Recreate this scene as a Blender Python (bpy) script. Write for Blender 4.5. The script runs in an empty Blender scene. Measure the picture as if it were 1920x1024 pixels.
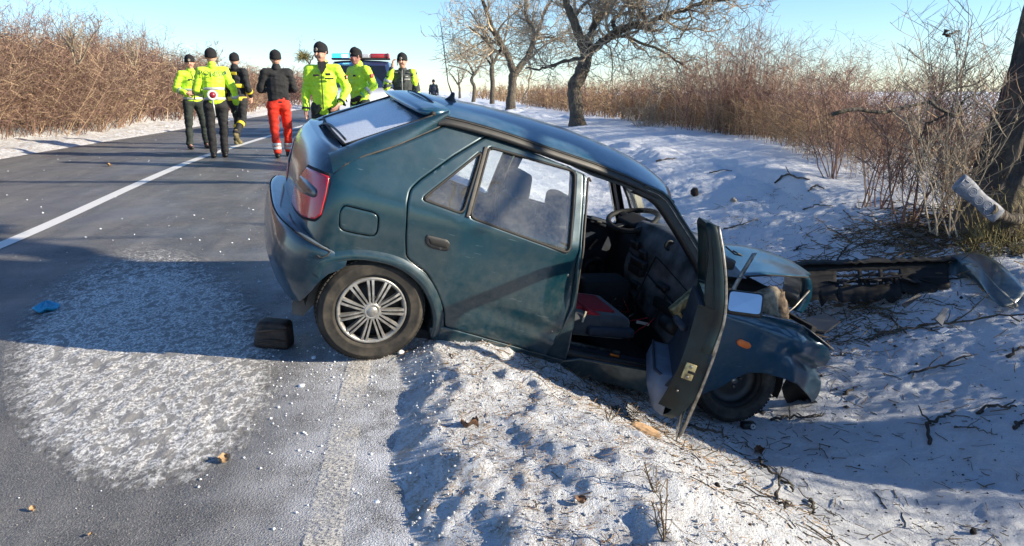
import bpy, bmesh, math, random
import numpy as np
from mathutils import Vector, Matrix, geometry
rng = np.random.default_rng(7); random.seed(7)
SC = bpy.context.scene; COL = SC.collection
R = math.radians

# ------------------------------------------------------------------ camera, world, sun, exposure
CAM_H, YAW, PITCH, FPX = 1.38, R(7.2), math.atan(342/1400), 1400.0
cd = bpy.data.cameras.new('camera'); cam = bpy.data.objects.new('camera', cd); COL.objects.link(cam)
cd.sensor_width = 36; cd.lens = 36*FPX/1920; cd.clip_end = 4000; cd.clip_start = .05
cam.location = (0, 0, CAM_H); cam.rotation_euler = (R(90)-PITCH, 0, -YAW); SC.camera = cam
SUN_EL, SUN_AZ = R(21), R(110)      # azimuth measured clockwise from +Y (the road direction)
w = bpy.data.worlds.new("World"); SC.world = w; w.use_nodes = True
nt = w.node_tree; nt.nodes.clear()
sky = nt.nodes.new('ShaderNodeTexSky'); sky.sky_type = 'NISHITA'; sky.sun_disc = False
sky.sun_elevation = SUN_EL; sky.sun_rotation = SUN_AZ; sky.altitude = 900; sky.air_density = 1.05; sky.dust_density = .0; sky.ozone_density = 5.0
bg = nt.nodes.new('ShaderNodeBackground'); bg.inputs[1].default_value = .105
wo = nt.nodes.new('ShaderNodeOutputWorld'); nt.links.new(sky.outputs[0], bg.inputs[0]); nt.links.new(bg.outputs[0], wo.inputs[0])
sl = bpy.data.lights.new('sun', 'SUN'); sl.energy = 4.9; sl.angle = R(.6); sl.color = (1, .87, .67)
so = bpy.data.objects.new('sun', sl); COL.objects.link(so)
SUNV = Vector((math.sin(SUN_AZ)*math.cos(SUN_EL), math.cos(SUN_AZ)*math.cos(SUN_EL), math.sin(SUN_EL)))
so.rotation_euler = SUNV.to_track_quat('Z', 'Y').to_euler(); so.location = (30, -10, 20)
SC.view_settings.view_transform = 'Standard'; SC.view_settings.look = 'None'
SC.view_settings.exposure = 1.1; SC.view_settings.gamma = 1; SC.view_settings.use_curve_mapping = False
SC.render.engine = 'CYCLES'; SC.cycles.max_bounces = 6; SC.cycles.transparent_max_bounces = 12

# ------------------------------------------------------------------ pixel rays (photograph 1920 x 1024)
_fw = np.array([math.sin(YAW)*math.cos(PITCH), math.cos(YAW)*math.cos(PITCH), -math.sin(PITCH)])
_rt = np.array([math.cos(YAW), -math.sin(YAW), 0.]); _up = np.cross(_rt, _fw)
CP = np.array([0, 0, CAM_H])
def ray(u, v): return _fw + _rt*(u-960)/FPX - _up*(v-512)/FPX
def at(u, v, depth): return CP + ray(u, v)*depth            # depth along the optical axis
def at_z(u, v, z):
    d = ray(u, v); return CP + d*((z-CAM_H)/d[2])
CR = np.array([[0.9293, -0.1971, 0.3123], [0.2143, 0.9765, -0.0212], [-0.3008, 0.0867, 0.9497]])
_u, _, _vt = np.linalg.svd(CR); CR = _u@_vt
CT = np.array([-0.4977, 4.5228, 0.0769])
def cray(u, v): return CR.T@(CP-CT), CR.T@ray(u, v)
def cy(u, v, y):                                              # point of the car's plane y seen at a pixel, car coordinates
    o, d = cray(u, v); return o + d*((y-o[1])/d[1])
def cx(u, v, x):
    o, d = cray(u, v); return o + d*((x-o[0])/d[0])

# ------------------------------------------------------------------ helpers
def hsh(ix, iy, s):
    n = (ix.astype(np.int64)*374761393 + iy.astype(np.int64)*668265263 + s*982451653) & 0x7fffffff
    n = ((n ^ (n >> 13))*1274126177) & 0x7fffffff
    return ((n ^ (n >> 16)) & 0xffff)/65535.0
def vn(x, y, s=0):
    x = np.asarray(x, float); y = np.asarray(y, float)
    ix = np.floor(x); iy = np.floor(y); fx = x-ix; fy = y-iy
    fx = fx*fx*(3-2*fx); fy = fy*fy*(3-2*fy)
    a = hsh(ix, iy, s); b = hsh(ix+1, iy, s); c = hsh(ix, iy+1, s); d = hsh(ix+1, iy+1, s)
    return (a*(1-fx)+b*fx)*(1-fy)+(c*(1-fx)+d*fx)*fy
def fbm(x, y, o=4, s=0):
    t = 0; a = .5; n = 0
    for i in range(o): t = t+a*vn(x*2**i+i*17.3, y*2**i-i*9.1, s+i); n += a; a *= .5
    return t/n
def sst(a, b, x):
    t = np.clip((np.asarray(x, float)-a)/(b-a), 0, 1); return t*t*(3-2*t)
def link(o, parent=None):
    COL.objects.link(o)
    if parent: o.parent = parent
    return o
def mesh_obj(name, V, F, mat=None, parent=None, smooth=True, attrs=None):
    me = bpy.data.meshes.new(name); me.from_pydata([tuple(map(float, v)) for v in V] if not isinstance(V, np.ndarray) else V.tolist(), [], F if isinstance(F, list) else F.tolist())
    if mat: me.materials.append(mat)
    if smooth: me.polygons.foreach_set('use_smooth', [True]*len(me.polygons))
    for k, a in (attrs or {}).items():
        at_ = me.attributes.new(k, 'FLOAT', 'POINT'); at_.data.foreach_set('value', np.asarray(a, np.float32))
    me.update(); return link(bpy.data.objects.new(name, me), parent)
def np_mesh(name, V, F, mat=None, parent=None, smooth=True, attrs=None):
    V = np.asarray(V, np.float32); F = np.asarray(F, np.int32); k = F.shape[1]
    me = bpy.data.meshes.new(name); me.vertices.add(len(V)); me.vertices.foreach_set('co', V.ravel())
    me.loops.add(F.size); me.loops.foreach_set('vertex_index', F.ravel()); me.polygons.add(len(F))
    me.polygons.foreach_set('loop_start', np.arange(0, F.size, k, dtype=np.int32))
    me.polygons.foreach_set('loop_total', np.full(len(F), k, np.int32)) if bpy.app.version < (4, 1) else None
    me.update(calc_edges=True)
    if mat: me.materials.append(mat)
    me.polygons.foreach_set('use_smooth', np.full(len(F), smooth))
    for kk, a in (attrs or {}).items():
        at_ = me.attributes.new(kk, 'FLOAT', 'POINT'); at_.data.foreach_set('value', np.asarray(a, np.float32))
    return link(bpy.data.objects.new(name, me), parent)
def tag(o, label=None, cat=None, group=None, kind=None):
    for k, v in (('label', label), ('category', cat), ('group', group), ('kind', kind)):
        if v: o[k] = v
    return o
def empty(name, loc=(0, 0, 0), rz=0, label=None, cat=None, group=None):
    o = bpy.data.objects.new(name, None); o.empty_display_size = .1; o.location = loc; o.rotation_euler = (0, 0, rz); link(o)
    return tag(o, label, cat, group)

class NT:                                                       # tiny node-material builder
    def __init__(s, name):
        s.m = bpy.data.materials.new(name); s.m.use_nodes = True; s.t = s.m.node_tree; s.t.nodes.clear()
        s.out = s.n('ShaderNodeOutputMaterial')
    def n(s, typ, **kw):
        x = s.t.nodes.new(typ)
        for k, v in kw.items(): setattr(x, k, v)
        return x
    def l(s, a, b): s.t.links.new(a, b)
    def val(s, sock, v):
        if hasattr(v, 'is_linked') or isinstance(v, bpy.types.NodeSocket): s.l(v, sock)
        elif isinstance(v, (tuple, list)): sock.default_value = tuple(v)+((1,) if len(v) == 3 and len(sock.default_value) == 4 else ())
        else: sock.default_value = v
    def co(s, kind='Object'):
        return s.n('ShaderNodeTexCoord').outputs[kind]
    def noise(s, vec, scale, detail=4, rough=.55, dist=0):
        x = s.n('ShaderNodeTexNoise'); s.l(vec, x.inputs['Vector']); x.inputs['Scale'].default_value = scale
        x.inputs['Detail'].default_value = detail; x.inputs['Roughness'].default_value = rough; x.inputs['Distortion'].default_value = dist
        return x.outputs['Fac']
    def vor(s, vec, scale, out='Distance', feat='F1'):
        x = s.n('ShaderNodeTexVoronoi', feature=feat); s.l(vec, x.inputs['Vector']); x.inputs['Scale'].default_value = scale; return x.outputs[out]
    def mr(s, f, a, b, c=0, d=1):
        x = s.n('ShaderNodeMapRange'); s.val(x.inputs[0], f)
        for i, q in enumerate((a, b, c, d)): x.inputs[i+1].default_value = q
        return x.outputs[0]
    def math(s, op, a, b=0):
        x = s.n('ShaderNodeMath', operation=op); s.val(x.inputs[0], a); s.val(x.inputs[1], b); return x.outputs[0]
    def mix(s, f, a, b):
        x = s.n('ShaderNodeMix', data_type='RGBA'); s.val(x.inputs[0], f); s.val(x.inputs[6], a); s.val(x.inputs[7], b); return x.outputs[2]
    def bump(s, h, strength=.3, dist=.01, normal=None):
        x = s.n('ShaderNodeBump'); s.l(h, x.inputs['Height']); x.inputs['Strength'].default_value = strength; x.inputs['Distance'].default_value = dist
        if normal: s.l(normal, x.inputs['Normal'])
        return x.outputs[0]
    def attr(s, name): return s.n('ShaderNodeAttribute', attribute_name=name).outputs['Fac']
    def sep(s, vec):
        x = s.n('ShaderNodeSeparateXYZ'); s.l(vec, x.inputs[0]); return x.outputs
    def bsdf(s, color, rough=.5, metal=0, normal=None, coat=0, spec=.5, trans=0, emis=None, estr=0, coat_rough=.1, sheen=0):
        b = s.n('ShaderNodeBsdfPrincipled'); s.val(b.inputs['Base Color'], color); s.val(b.inputs['Roughness'], rough); s.val(b.inputs['Metallic'], metal)
        b.inputs['Coat Weight'].default_value = coat; b.inputs['Coat Roughness'].default_value = coat_rough; s.val(b.inputs['Specular IOR Level'], spec)
        b.inputs['Transmission Weight'].default_value = trans; b.inputs['Sheen Weight'].default_value = sheen
        if normal: s.l(normal, b.inputs['Normal'])
        if emis: s.val(b.inputs['Emission Color'], emis); b.inputs['Emission Strength'].default_value = estr
        return b.outputs[0]
    def mixs(s, f, a, b):
        x = s.n('ShaderNodeMixShader'); s.val(x.inputs[0], f); s.l(a, x.inputs[1]); s.l(b, x.inputs[2]); return x.outputs[0]
    def done(s, sh): s.l(sh, s.out.inputs[0]); return s.m
def simple(name, c, rough=.6, metal=0, var=.25, scale=8, bump=.15, bscale=60, bd=.002, c2=None, coat=0, spec=.5, sheen=0):
    t = NT(name); v = t.co(); n = t.noise(v, scale, 5); n2 = t.noise(v, bscale, 4)
    c2 = c2 or tuple(x*(1-var*1.6) for x in c)
    return t.done(t.bsdf(t.mix(t.mr(n, .35, .65), c, c2), rough, metal, t.bump(n2, bump, bd), coat=coat, spec=spec, sheen=sheen))

def tubes(P, Rd, sides=3):
    """P [n,k,3], Rd [n,k] -> V, F (quads); all tubes in one array"""
    P = np.asarray(P, float); Rd = np.asarray(Rd, float); n, k, _ = P.shape
    T = np.gradient(P, axis=1); T /= np.linalg.norm(T, axis=2, keepdims=True)+1e-9
    ref = np.where(np.abs(T[:, :1, 2:3]) > .85, np.array([[[1., 0, 0]]]), np.array([[[0, 0, 1.]]]))
    A = np.cross(T, np.broadcast_to(ref, T.shape)); A /= np.linalg.norm(A, axis=2, keepdims=True)+1e-9; B = np.cross(T, A)
    a = np.arange(sides)/sides*2*np.pi
    V = P[:, :, None]+Rd[:, :, None, None]*(A[:, :, None]*np.cos(a)[None, None, :, None]+B[:, :, None]*np.sin(a)[None, None, :, None])
    b = (np.arange(n)*k*sides)[:, None, None]; j = (np.arange(k-1)*sides)[None, :, None]; s = np.arange(sides)[None, None, :]; s2 = (s+1) % sides
    F = np.stack([b+j+s, b+j+s2, b+j+sides+s2, b+j+sides+s], -1).reshape(-1, 4)
    return V.reshape(-1, 3), F
def tube_obj(name, pts, rad, mat, parent=None, sides=8, caps=True):
    pts = np.asarray(pts, float); rad = np.full(len(pts), rad) if np.isscalar(rad) else np.asarray(rad, float)
    V, F = tubes(pts[None], rad[None], sides); V = V.tolist(); F = F.tolist()
    if caps:
        F.append(list(range(sides))[::-1]); F.append(list(range(len(V)-sides, len(V))))
    return mesh_obj(name, V, F, mat, parent)
def spline(pts, n):
    pts = np.asarray(pts, float); m = len(pts)
    if m < 3: return np.array([pts[0]+(pts[-1]-pts[0])*t for t in np.linspace(0, 1, n)])
    q = np.vstack([2*pts[0]-pts[1], pts, 2*pts[-1]-pts[-2]]); out = []
    for t in np.linspace(0, m-1-1e-6, n):
        i = int(t); f = t-i; a, b, c, d = q[i:i+4]
        out.append(.5*((2*b)+(c-a)*f+(2*a-5*b+4*c-d)*f*f+(3*b-a-3*c+d)*f**3))
    return np.array(out)
def loft(name, rows, mat, parent=None, closed=False, smooth=True, caps=False, thick=0):
    rows = np.asarray(rows, float); r, c, _ = rows.shape; V = rows.reshape(-1, 3); F = []
    for i in range(r-1):
        for j in range(c if closed else c-1):
            j2 = (j+1) % c; F.append([i*c+j, i*c+j2, (i+1)*c+j2, (i+1)*c+j])
    if caps: F.append(list(range(c))[::-1]); F.append([(r-1)*c+j for j in range(c)])
    o = mesh_obj(name, V, F, mat, parent, smooth)
    if thick:
        m = o.modifiers.new('s', 'SOLIDIFY'); m.thickness = thick; m.offset = 0
    return o
def box(name, c, s, mat, parent=None, bev=.01, rot=None, seg=2, taper=None):
    bm = bmesh.new(); bmesh.ops.create_cube(bm, size=1)
    for v in bm.verts:
        t = 1
        if taper and v.co.z > 0: v.co.x *= taper; v.co.y *= taper
        v.co.x *= s[0]; v.co.y *= s[1]; v.co.z *= s[2]
    if bev: bmesh.ops.bevel(bm, geom=bm.edges[:], offset=min(bev, .45*min(s)), segments=seg, affect='EDGES', profile=.6)
    M = Matrix.Translation(c) @ (Matrix(rot).to_4x4() if rot is not None else Matrix.Identity(4))
    bm.transform(M); me = bpy.data.meshes.new(name); bm.to_mesh(me); bm.free(); me.materials.append(mat)
    me.polygons.foreach_set('use_smooth', [seg > 1]*len(me.polygons)); return link(bpy.data.objects.new(name, me), parent)
def bar(name, a, b, w, h, mat, parent=None, up=(0, 0, 1), bev=.004):
    a = Vector(a); b = Vector(b); x = (b-a).normalized(); u = Vector(up); y = u.cross(x).normalized(); z = x.cross(y)
    return box(name, (a+b)/2, ((b-a).length, w, h), mat, parent, bev, Matrix((x, y, z)).transposed())
def lathe(name, prof, mat, parent=None, axis='Y', c=(0, 0, 0), n=48, M=None):
    V = []; F = []; m = len(prof)
    for i in range(n):
        a = 2*math.pi*i/n
        for r, h in prof:
            p = {'Y': (r*math.cos(a), h, r*math.sin(a)), 'Z': (r*math.cos(a), r*math.sin(a), h)}[axis]
            V.append(p)
    for i in range(n):
        for j in range(m-1): F.append([i*m+j, i*m+j+1, ((i+1) % n)*m+j+1, ((i+1) % n)*m+j])
    V = np.array(V)
    if M is not None: V = V@np.array(M).T
    return mesh_obj(name, V+np.array(c), F, mat, parent)
def inpoly(P, poly):
    x, y = P[:, 0], P[:, 1]; c = np.zeros(len(P), bool); n = len(poly); j = n-1
    for i in range(n):
        xi, yi = poly[i]; xj, yj = poly[j]
        with np.errstate(divide='ignore', invalid='ignore'):
            c ^= ((yi > y) != (yj > y)) & (x < (xj-xi)*(y-yi)/(yj-yi+1e-12)+xi)
        j = i
    return c
def resamp(poly, h=.02, sm=2):
    p = np.asarray(poly, float); q = np.vstack([p, p[:1]]); L = np.r_[0, np.cumsum(np.linalg.norm(np.diff(q, axis=0), axis=1))]
    n = max(8, int(L[-1]/h)); t = np.arange(n)/n*L[-1]; r = np.stack([np.interp(t, L, q[:, i]) for i in range(2)], 1)
    for _ in range(sm): r = (np.roll(r, 1, 0)+2*r+np.roll(r, -1, 0))/4
    return r
def inset(p, d):
    a = 0.5*np.sum(p[:, 0]*np.roll(p[:, 1], -1)-np.roll(p[:, 0], -1)*p[:, 1]); s = 1 if a > 0 else -1
    t = np.roll(p, -1, 0)-np.roll(p, 1, 0); t /= np.linalg.norm(t, axis=1, keepdims=True)+1e-12
    return p+np.stack([-t[:, 1], t[:, 0]], 1)*s*d
def panel(name, outline, surf, mat, parent, holes=(), gap=.003, depth=.02, h=.02, grid=.045, sm=2, M=None, lift=0):
    """surf(a, b, d) maps 2D arrays to 3D with inward offset d"""
    base = resamp(outline, h, sm); H = [resamp(x, h, sm) for x in holes]
    loops = [inset(base, gap+.0025)]+[inset(x, -(gap+.0025)) for x in H]
    rims = [inset(base, gap)]+[inset(x, -gap) for x in H]
    ring2 = [inset(base, gap+.011)]+[inset(x, -(gap+.011)) for x in H] if min(np.ptp(base, axis=0)) > .09 else []
    pts = np.vstack(loops+ring2); edges = []; o = 0
    for l in loops+ring2: edges += [(o+i, o+(i+1) % len(l)) for i in range(len(l))]; o += len(l)
    lo, hi = loops[0].min(0), loops[0].max(0)
    gx, gy = np.meshgrid(np.arange(lo[0], hi[0], grid), np.arange(lo[1], hi[1], grid)); g = np.stack([gx.ravel(), gy.ravel()], 1)
    ok = inpoly(g, loops[0])
    for x in loops[1:]: ok &= ~inpoly(g, x)
    g = g[ok]
    if len(g):
        dmin = np.min(np.linalg.norm(g[:, None]-pts[None], axis=2), axis=1); g = g[dmin > grid*.35]
    allp = np.vstack([pts, g]) if len(g) else pts
    r = geometry.delaunay_2d_cdt([Vector(p) for p in allp], edges, [], 0, 1e-6)
    vv = np.array([tuple(x) for x in r[0]]); ff = np.array([f for f in r[2]]); cc = vv[ff].mean(1)
    ok = inpoly(cc, loops[0])
    for x in loops[1:]: ok &= ~inpoly(cc, x)
    ff = ff[ok]; V = [surf(vv[:, 0], vv[:, 1], -lift)]; F = ff.tolist()
    key = {}
    for i, p in enumerate(r[3]):
        for q in p: key[q] = i
    n0 = len(vv); o = 0
    for l, rm in zip(loops, rims):
        k = len(l); A = [key.get(o+i, o+i) for i in range(k)]
        V.append(surf(rm[:, 0], rm[:, 1], .0025-lift)); V.append(surf(rm[:, 0], rm[:, 1], depth))
        for i in range(k):
            j = (i+1) % k; F.append([A[i], A[j], n0+j, n0+i]); F.append([n0+i, n0+j, n0+k+j, n0+k+i])
        n0 += 2*k; o += k
    V = np.vstack(V)
    if M is not None: V = V@np.array(M[0]).T+np.array(M[1])
    ob = mesh_obj(name, V, F, mat, parent)
    bm = bmesh.new(); bm.from_mesh(ob.data); bmesh.ops.recalc_face_normals(bm, faces=bm.faces[:]); bm.to_mesh(ob.data); bm.free()
    return ob
# ------------------------------------------------------------------ ground
def road_z(Y): return .26*sst(4.5, 14.5, Y)
def zt(X, Y):
    """height of the snow ground without its small bumps"""
    X = np.asarray(X, float); Y = np.asarray(Y, float)
    sh = .55*(1-sst(2.2, 3.9, Y))+.25*sst(6.5, 10, Y)
    xs = X-sh*sst(0, .8, X)-.34*(fbm(X*0+3.1, Y*1.9, 5, 91)-.45)*(1-sst(.3, 1.2, X))
    z = np.interp(xs, [-.4, -.08, .12, .40, .75, 1.1, 1.45, 1.9, 2.4, 3.0, 3.6, 4.3, 5.0, 5.6, 7, 12, 60],
                  [-.03, .0, .075, .01, -.17, -.37, -.55, -.735, -.79, -.74, -.58, -.33, -.10, .0, .05, -.1, -.6])
    z = z*(1-.45*sst(8, 16, Y)*(X > .2))
    zl = np.interp(-X, [6.8, 7.05, 7.5, 8.2, 9.2, 12, 60], [-.04, .02, .07, .12, .35, .3, .1])
    zz = np.where(X < -3, zl, np.where(X < -.4, -.05, z))
    return zz+road_z(Y)
def bumps(X, Y):
    a = sst(-.15, .5, X)
    b = (fbm(X*1.6, Y*1.6, 3, 3)-.5)*.10*sst(0, 1.0, X)+(fbm(X*6, Y*6, 3, 9)-.5)*(.024+.014*sst(1.5, 2.5, X))*a+(fbm(X*19, Y*19, 2, 14)-.5)*.015*a
    # ploughed lumps near the road edge
    lump = np.clip(fbm(X*7, Y*5, 3, 21)-.48, 0, 1)*.11*sst(-.12, .1, X)*(1-sst(.9, 1.6, X))
    l = sst(7.0, 7.4, -X)*(fbm(X*3, Y*3, 3, 5)-.4)*.12
    drift = np.clip(fbm(X*.9+3, Y*.35, 3, 33)-.48, 0, 1)*.55*sst(3.6, 4.6, X)*(1-sst(6.5, 8, X))*sst(7, 10, Y)
    return b+lump+l+drift
def ground(X, Y): return zt(X, Y)+bumps(X, Y)
def gz(x, y): return float(ground(np.array([x]), np.array([y]))[0])
def on_ground(u, v):
    d = ray(u, v); t = .5
    for _ in range(4000):
        p = CP+d*t
        if p[0] < -.2 and p[0] > -7: g = float(road_z(p[1]))
        else: g = float(zt(p[0], p[1]))+float(bumps(np.array([p[0]]), np.array([p[1]]))[0])
        if p[2] <= g: return p
        t += max(.005, (p[2]-g)*.3)
    return p
def grid_sheet(name, xs, ys, zf, mat, kind='structure', attrs=None, keep=None):
    X, Y = np.meshgrid(xs, ys); Z = zf(X, Y); n, m = X.shape
    V = np.stack([X, Y, Z], -1).reshape(-1, 3); i = np.arange(n*m).reshape(n, m)
    F = np.stack([i[:-1, :-1], i[:-1, 1:], i[1:, 1:], i[1:, :-1]], -1).reshape(-1, 4)
    at_ = {k: f(X, Y).ravel() for k, f in (attrs or {}).items()}
    if keep is not None:
        kp = keep(X, Y).ravel(); F = F[kp[F].all(1)]; used = np.unique(F); mp = -np.ones(len(V), int); mp[used] = np.arange(len(used)); F = mp[F]; V = V[used]
        at_ = {k: a[used] for k, a in at_.items()}
    o = np_mesh(name, V, F, mat, None, True, at_); tag(o, kind=kind); return o

# snow
t = NT('snow'); v = t.co('Object'); dirt = t.attr('dirt')
n1 = t.noise(v, 1.3, 5); n2 = t.noise(v, 14, 6, .65); n3 = t.noise(v, 70, 5, .7); n4 = t.noise(v, 220, 3, .7)
col = t.mix(t.mr(n1, .3, .7), (.72, .78, .87), (.83, .86, .90))
speck = t.mr(t.math('ADD', t.math('MULTIPLY', n2, .5), t.math('MULTIPLY', n3, .5)), .46, .60)
fac = t.math('MULTIPLY', t.math('MULTIPLY', speck, dirt), 1.0)
n5 = t.noise(v, 4, 3)
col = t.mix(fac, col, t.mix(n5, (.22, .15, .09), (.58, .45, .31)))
col = t.mix(t.mr(n4, .60, .72, 0, .25), col, (.30, .27, .24))
h = t.math('ADD', t.math('MULTIPLY', n2, 1.0), t.math('MULTIPLY', n3, .6)); h = t.math('ADD', h, t.math('MULTIPLY', n4, .35))
M_SNOW = t.done(t.bsdf(col, .75, 0, t.bump(h, 1.0, .045), spec=.3))
# asphalt
t = NT('asphalt'); v = t.co('Object'); wet = t.attr('frost')
n1 = t.noise(v, .7, 5); n2 = t.noise(v, 3.5, 6, .7); g1 = t.vor(v, 150); g2 = t.noise(v, 300, 3, .7)
st = t.n('ShaderNodeMapping'); t.l(v, st.inputs[0]); st.inputs['Scale'].default_value = (1, .12, 1); streak = t.noise(st.outputs[0], 5, 4)
mpt = t.n('ShaderNodeMapping'); t.l(v, mpt.inputs[0]); mpt.inputs['Scale'].default_value = (1, .02, 1); trk = t.noise(mpt.outputs[0], 1.3, 2)
col = t.mix(t.mr(n1, .35, .65), (.048, .052, .060), (.090, .091, .094)); col = t.mix(t.mr(trk, .45, .62, 0, .5), col, (.035, .037, .041)); col = t.mix(t.mr(n2, .52, .70, 0, .5), col, (.17, .165, .16))
col = t.mix(t.mr(streak, .45, .70, 0, .75), col, (.15, .145, .14))
m1 = t.noise(v, 45, 4, .8); m2 = t.noise(v, 120, 3, .8)
col = t.mix(t.mr(m1, .52, .66, 0, .55), col, (.21, .20, .19)); col = t.mix(t.mr(m2, .56, .66, 0, .8), col, (.30, .29, .27)); col = t.mix(t.mr(m1, .30, .46, .5, 0), col, (.03, .032, .036))
col = t.mix(t.mr(g2, .50, .72, 0, .8), col, (.25, .235, .22))
col = t.mix(t.mr(g1, .0, .28, .55, 0), col, (.015, .016, .018))
sp = t.mr(t.noise(v, 60, 5, .75), .62, .70)
fr = t.math('MULTIPLY', t.mr(t.math('ADD', t.math('MULTIPLY', n2, .40), t.math('MULTIPLY', g2, .60)), .43, .54), wet)
col = t.mix(t.math('MINIMUM', t.math('ADD', fr, t.math('MULTIPLY', sp, .35)), 1.0), col, (.58, .60, .64))
rg = t.mr(t.noise(v, 1.1, 4), .35, .65, .38, .8)
h = t.math('ADD', g1, t.math('MULTIPLY', g2, .8))
M_ASPH = t.done(t.bsdf(col, rg, 0, t.bump(h, .55, .006), spec=.5))
# white paint, worn
def paint(name, wear, tint):
    t = NT(name); v = t.co('Object'); n = t.noise(v, 85, 4, .85); n0 = t.noise(v, 2.2, 3); g = t.noise(v, 250, 3)
    f = t.mr(t.math('ADD', t.math('MULTIPLY', n, .7), t.math('MULTIPLY', n0, .3)), wear-.05, wear+.05)
    s = t.bsdf(t.mix(g, tint, tuple(x*.72 for x in tint)), .6, 0, t.bump(g, .4, .004))
    tr = t.n('ShaderNodeBsdfTransparent').outputs[0]; return t.done(t.mixs(f, s, tr))
M_LINE = paint('road_paint_white', .68, (.78, .78, .76)); M_EDGE = paint('road_paint_worn', .47, (.78, .74, .66))

def dirtf(X, Y):
    road = (1-sst(.25, .9, X))*sst(-1, 0, X); near = 1-sst(5, 9, Y)
    d = .10+.50*road*near*(.4+.6*fbm(X*2, Y*2, 3, 4))+.45*(1-sst(1.0, 2.2, X))*near*fbm(X*1.2, Y*1.2, 3, 41)
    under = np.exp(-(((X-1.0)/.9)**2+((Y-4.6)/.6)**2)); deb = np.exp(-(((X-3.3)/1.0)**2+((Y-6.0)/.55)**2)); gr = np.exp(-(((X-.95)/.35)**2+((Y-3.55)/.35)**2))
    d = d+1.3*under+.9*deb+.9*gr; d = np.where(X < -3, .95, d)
    return np.clip(d, 0, 1.4)
xs = np.concatenate([np.linspace(-.5, 2.2, 210), np.linspace(2.22, 6.5, 190), np.linspace(6.6, 14, 40), np.linspace(15, 60, 20), [100, 250, 700]])
ys = np.concatenate([np.linspace(-6, 1.5, 30), np.linspace(1.52, 5.5, 300), np.linspace(5.52, 9, 170), np.linspace(9.05, 18, 140), np.linspace(18.3, 60, 90), np.linspace(62, 200, 30), [300, 500, 900]])
keep = lambda X, Y: ~((X < -.25) & (X > -6.9))
grid_sheet('snow_ground', xs, ys, ground, M_SNOW, attrs={'dirt': dirtf})
xs = np.concatenate([[-700, -300, -100, -50], np.linspace(-30, -10, 20), np.linspace(-9.8, -6.6, 60)])
ys2 = np.concatenate([np.linspace(-6, 6, 12), np.linspace(6.2, 30, 200), np.linspace(30.5, 90, 70), [120, 200, 300, 500, 900]])
grid_sheet('snow_verge', xs, ys2, ground, M_SNOW, attrs={'dirt': dirtf})
frost = lambda X, Y: np.clip(.95*(1-sst(.0, .85, np.abs(X+.05)))*(.45+.9*fbm(X*1.5, Y*1.5, 3, 77))*(1-sst(7, 14, Y)*.5)+.5*np.exp(-(((X+.6)/.5)**2+((Y-5)/1.6)**2))+.06, 0, 1)
ys3 = np.concatenate([np.linspace(-6, 1.5, 12), np.linspace(1.55, 18, 170), np.linspace(18.5, 80, 60), [120, 200, 400, 900]])
xs3 = np.concatenate([np.linspace(-7.3, -.8, 40), np.linspace(-.75, .12, 20)])
rz = lambda X, Y: road_z(Y)+(vn(X*.7, Y*.5, 8)-.5)*.008
grid_sheet('road', xs3, ys3, rz, M_ASPH, attrs={'frost': frost})
cl = lambda X, Y: rz(X, Y)+.005
grid_sheet('centre_line', np.linspace(-3.77, -3.62, 4), ys3, cl, M_LINE)
grid_sheet('edge_line', np.linspace(-.39, -.27, 5), ys3, cl, M_EDGE)

# crushed ice and grit stuck to the asphalt
def crumbs(name, n, pos, size, mat, seed, label):
    g = np.random.default_rng(seed); P = pos(g, n); s = size(g, len(P))
    o = np.array([[1, 0, 0], [-1, 0, 0], [0, 1, 0], [0, -1, 0], [0, 0, 1], [0, 0, -.6]], float)
    V = o[None]*(s[:, None, None]*(.6+.7*g.random((len(P), 6, 1)))); a = g.random(len(P))*6.28; c, d = np.cos(a), np.sin(a)
    V = np.stack([V[..., 0]*c[:, None]-V[..., 1]*d[:, None], V[..., 0]*d[:, None]+V[..., 1]*c[:, None], V[..., 2]*.8], -1)+P[:, None]
    f = np.array([[0, 2, 4], [2, 1, 4], [1, 3, 4], [3, 0, 4], [2, 0, 5], [1, 2, 5], [3, 1, 5], [0, 3, 5]])
    F = (f[None]+(np.arange(len(P))*6)[:, None, None]).reshape(-1, 3)
    ob = np_mesh(name, V.reshape(-1, 3), F, mat, None, True); tag(ob, label, None, None, 'stuff'); return ob
def gp(g, n):
    Y = 1.6+9*g.random(n)**1.6; X = -4.5+4.4*g.random(n)**.45; return np.stack([X, Y, rz(X, Y)+.002], 1)
M_GRIT = simple('grit_stone', (.42, .39, .35), .8, var=.5, scale=200)
M_ICE = simple('ice_crumb', (.78, .82, .88), .45, var=.1, scale=90)
crumbs('road_grit', 11000, gp, lambda g, n: .0012+.0026*g.random(n)**3, M_GRIT, 3, 'pale grit scattered over the dark asphalt')
def ip(g, n):
    k = g.random(n) < .75; Y = np.where(k, g.normal(4.0, .75, n), 1.8+5*g.random(n)); X = np.where(k, g.normal(-.45, .42, n), g.normal(-.15, .22, n))
    X = np.clip(X, -2.5, .25); Y = np.clip(Y, 1.6, 9); z = np.where(X < -.2, rz(X, Y), ground(X, Y)); return np.stack([X, Y, z+.003], 1)
crumbs('ice_crumbs', 3600, ip, lambda g, n: .0016+.0065*g.random(n)**6, M_ICE, 5, 'crushed ice crumbs strewn over the asphalt by the rear wheel')
def sp(g, n):
    Y = 1.8+7*g.random(n)**1.3; X = -.05+1.5*g.random(n)**1.2; return np.stack([X, Y, ground(X, Y)+.004], 1)
crumbs('snow_lumps', 4200, sp, lambda g, n: .003+.008*g.random(n)**4, M_SNOW, 6, 'small lumps of ploughed snow on the bank beside the road')

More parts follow.
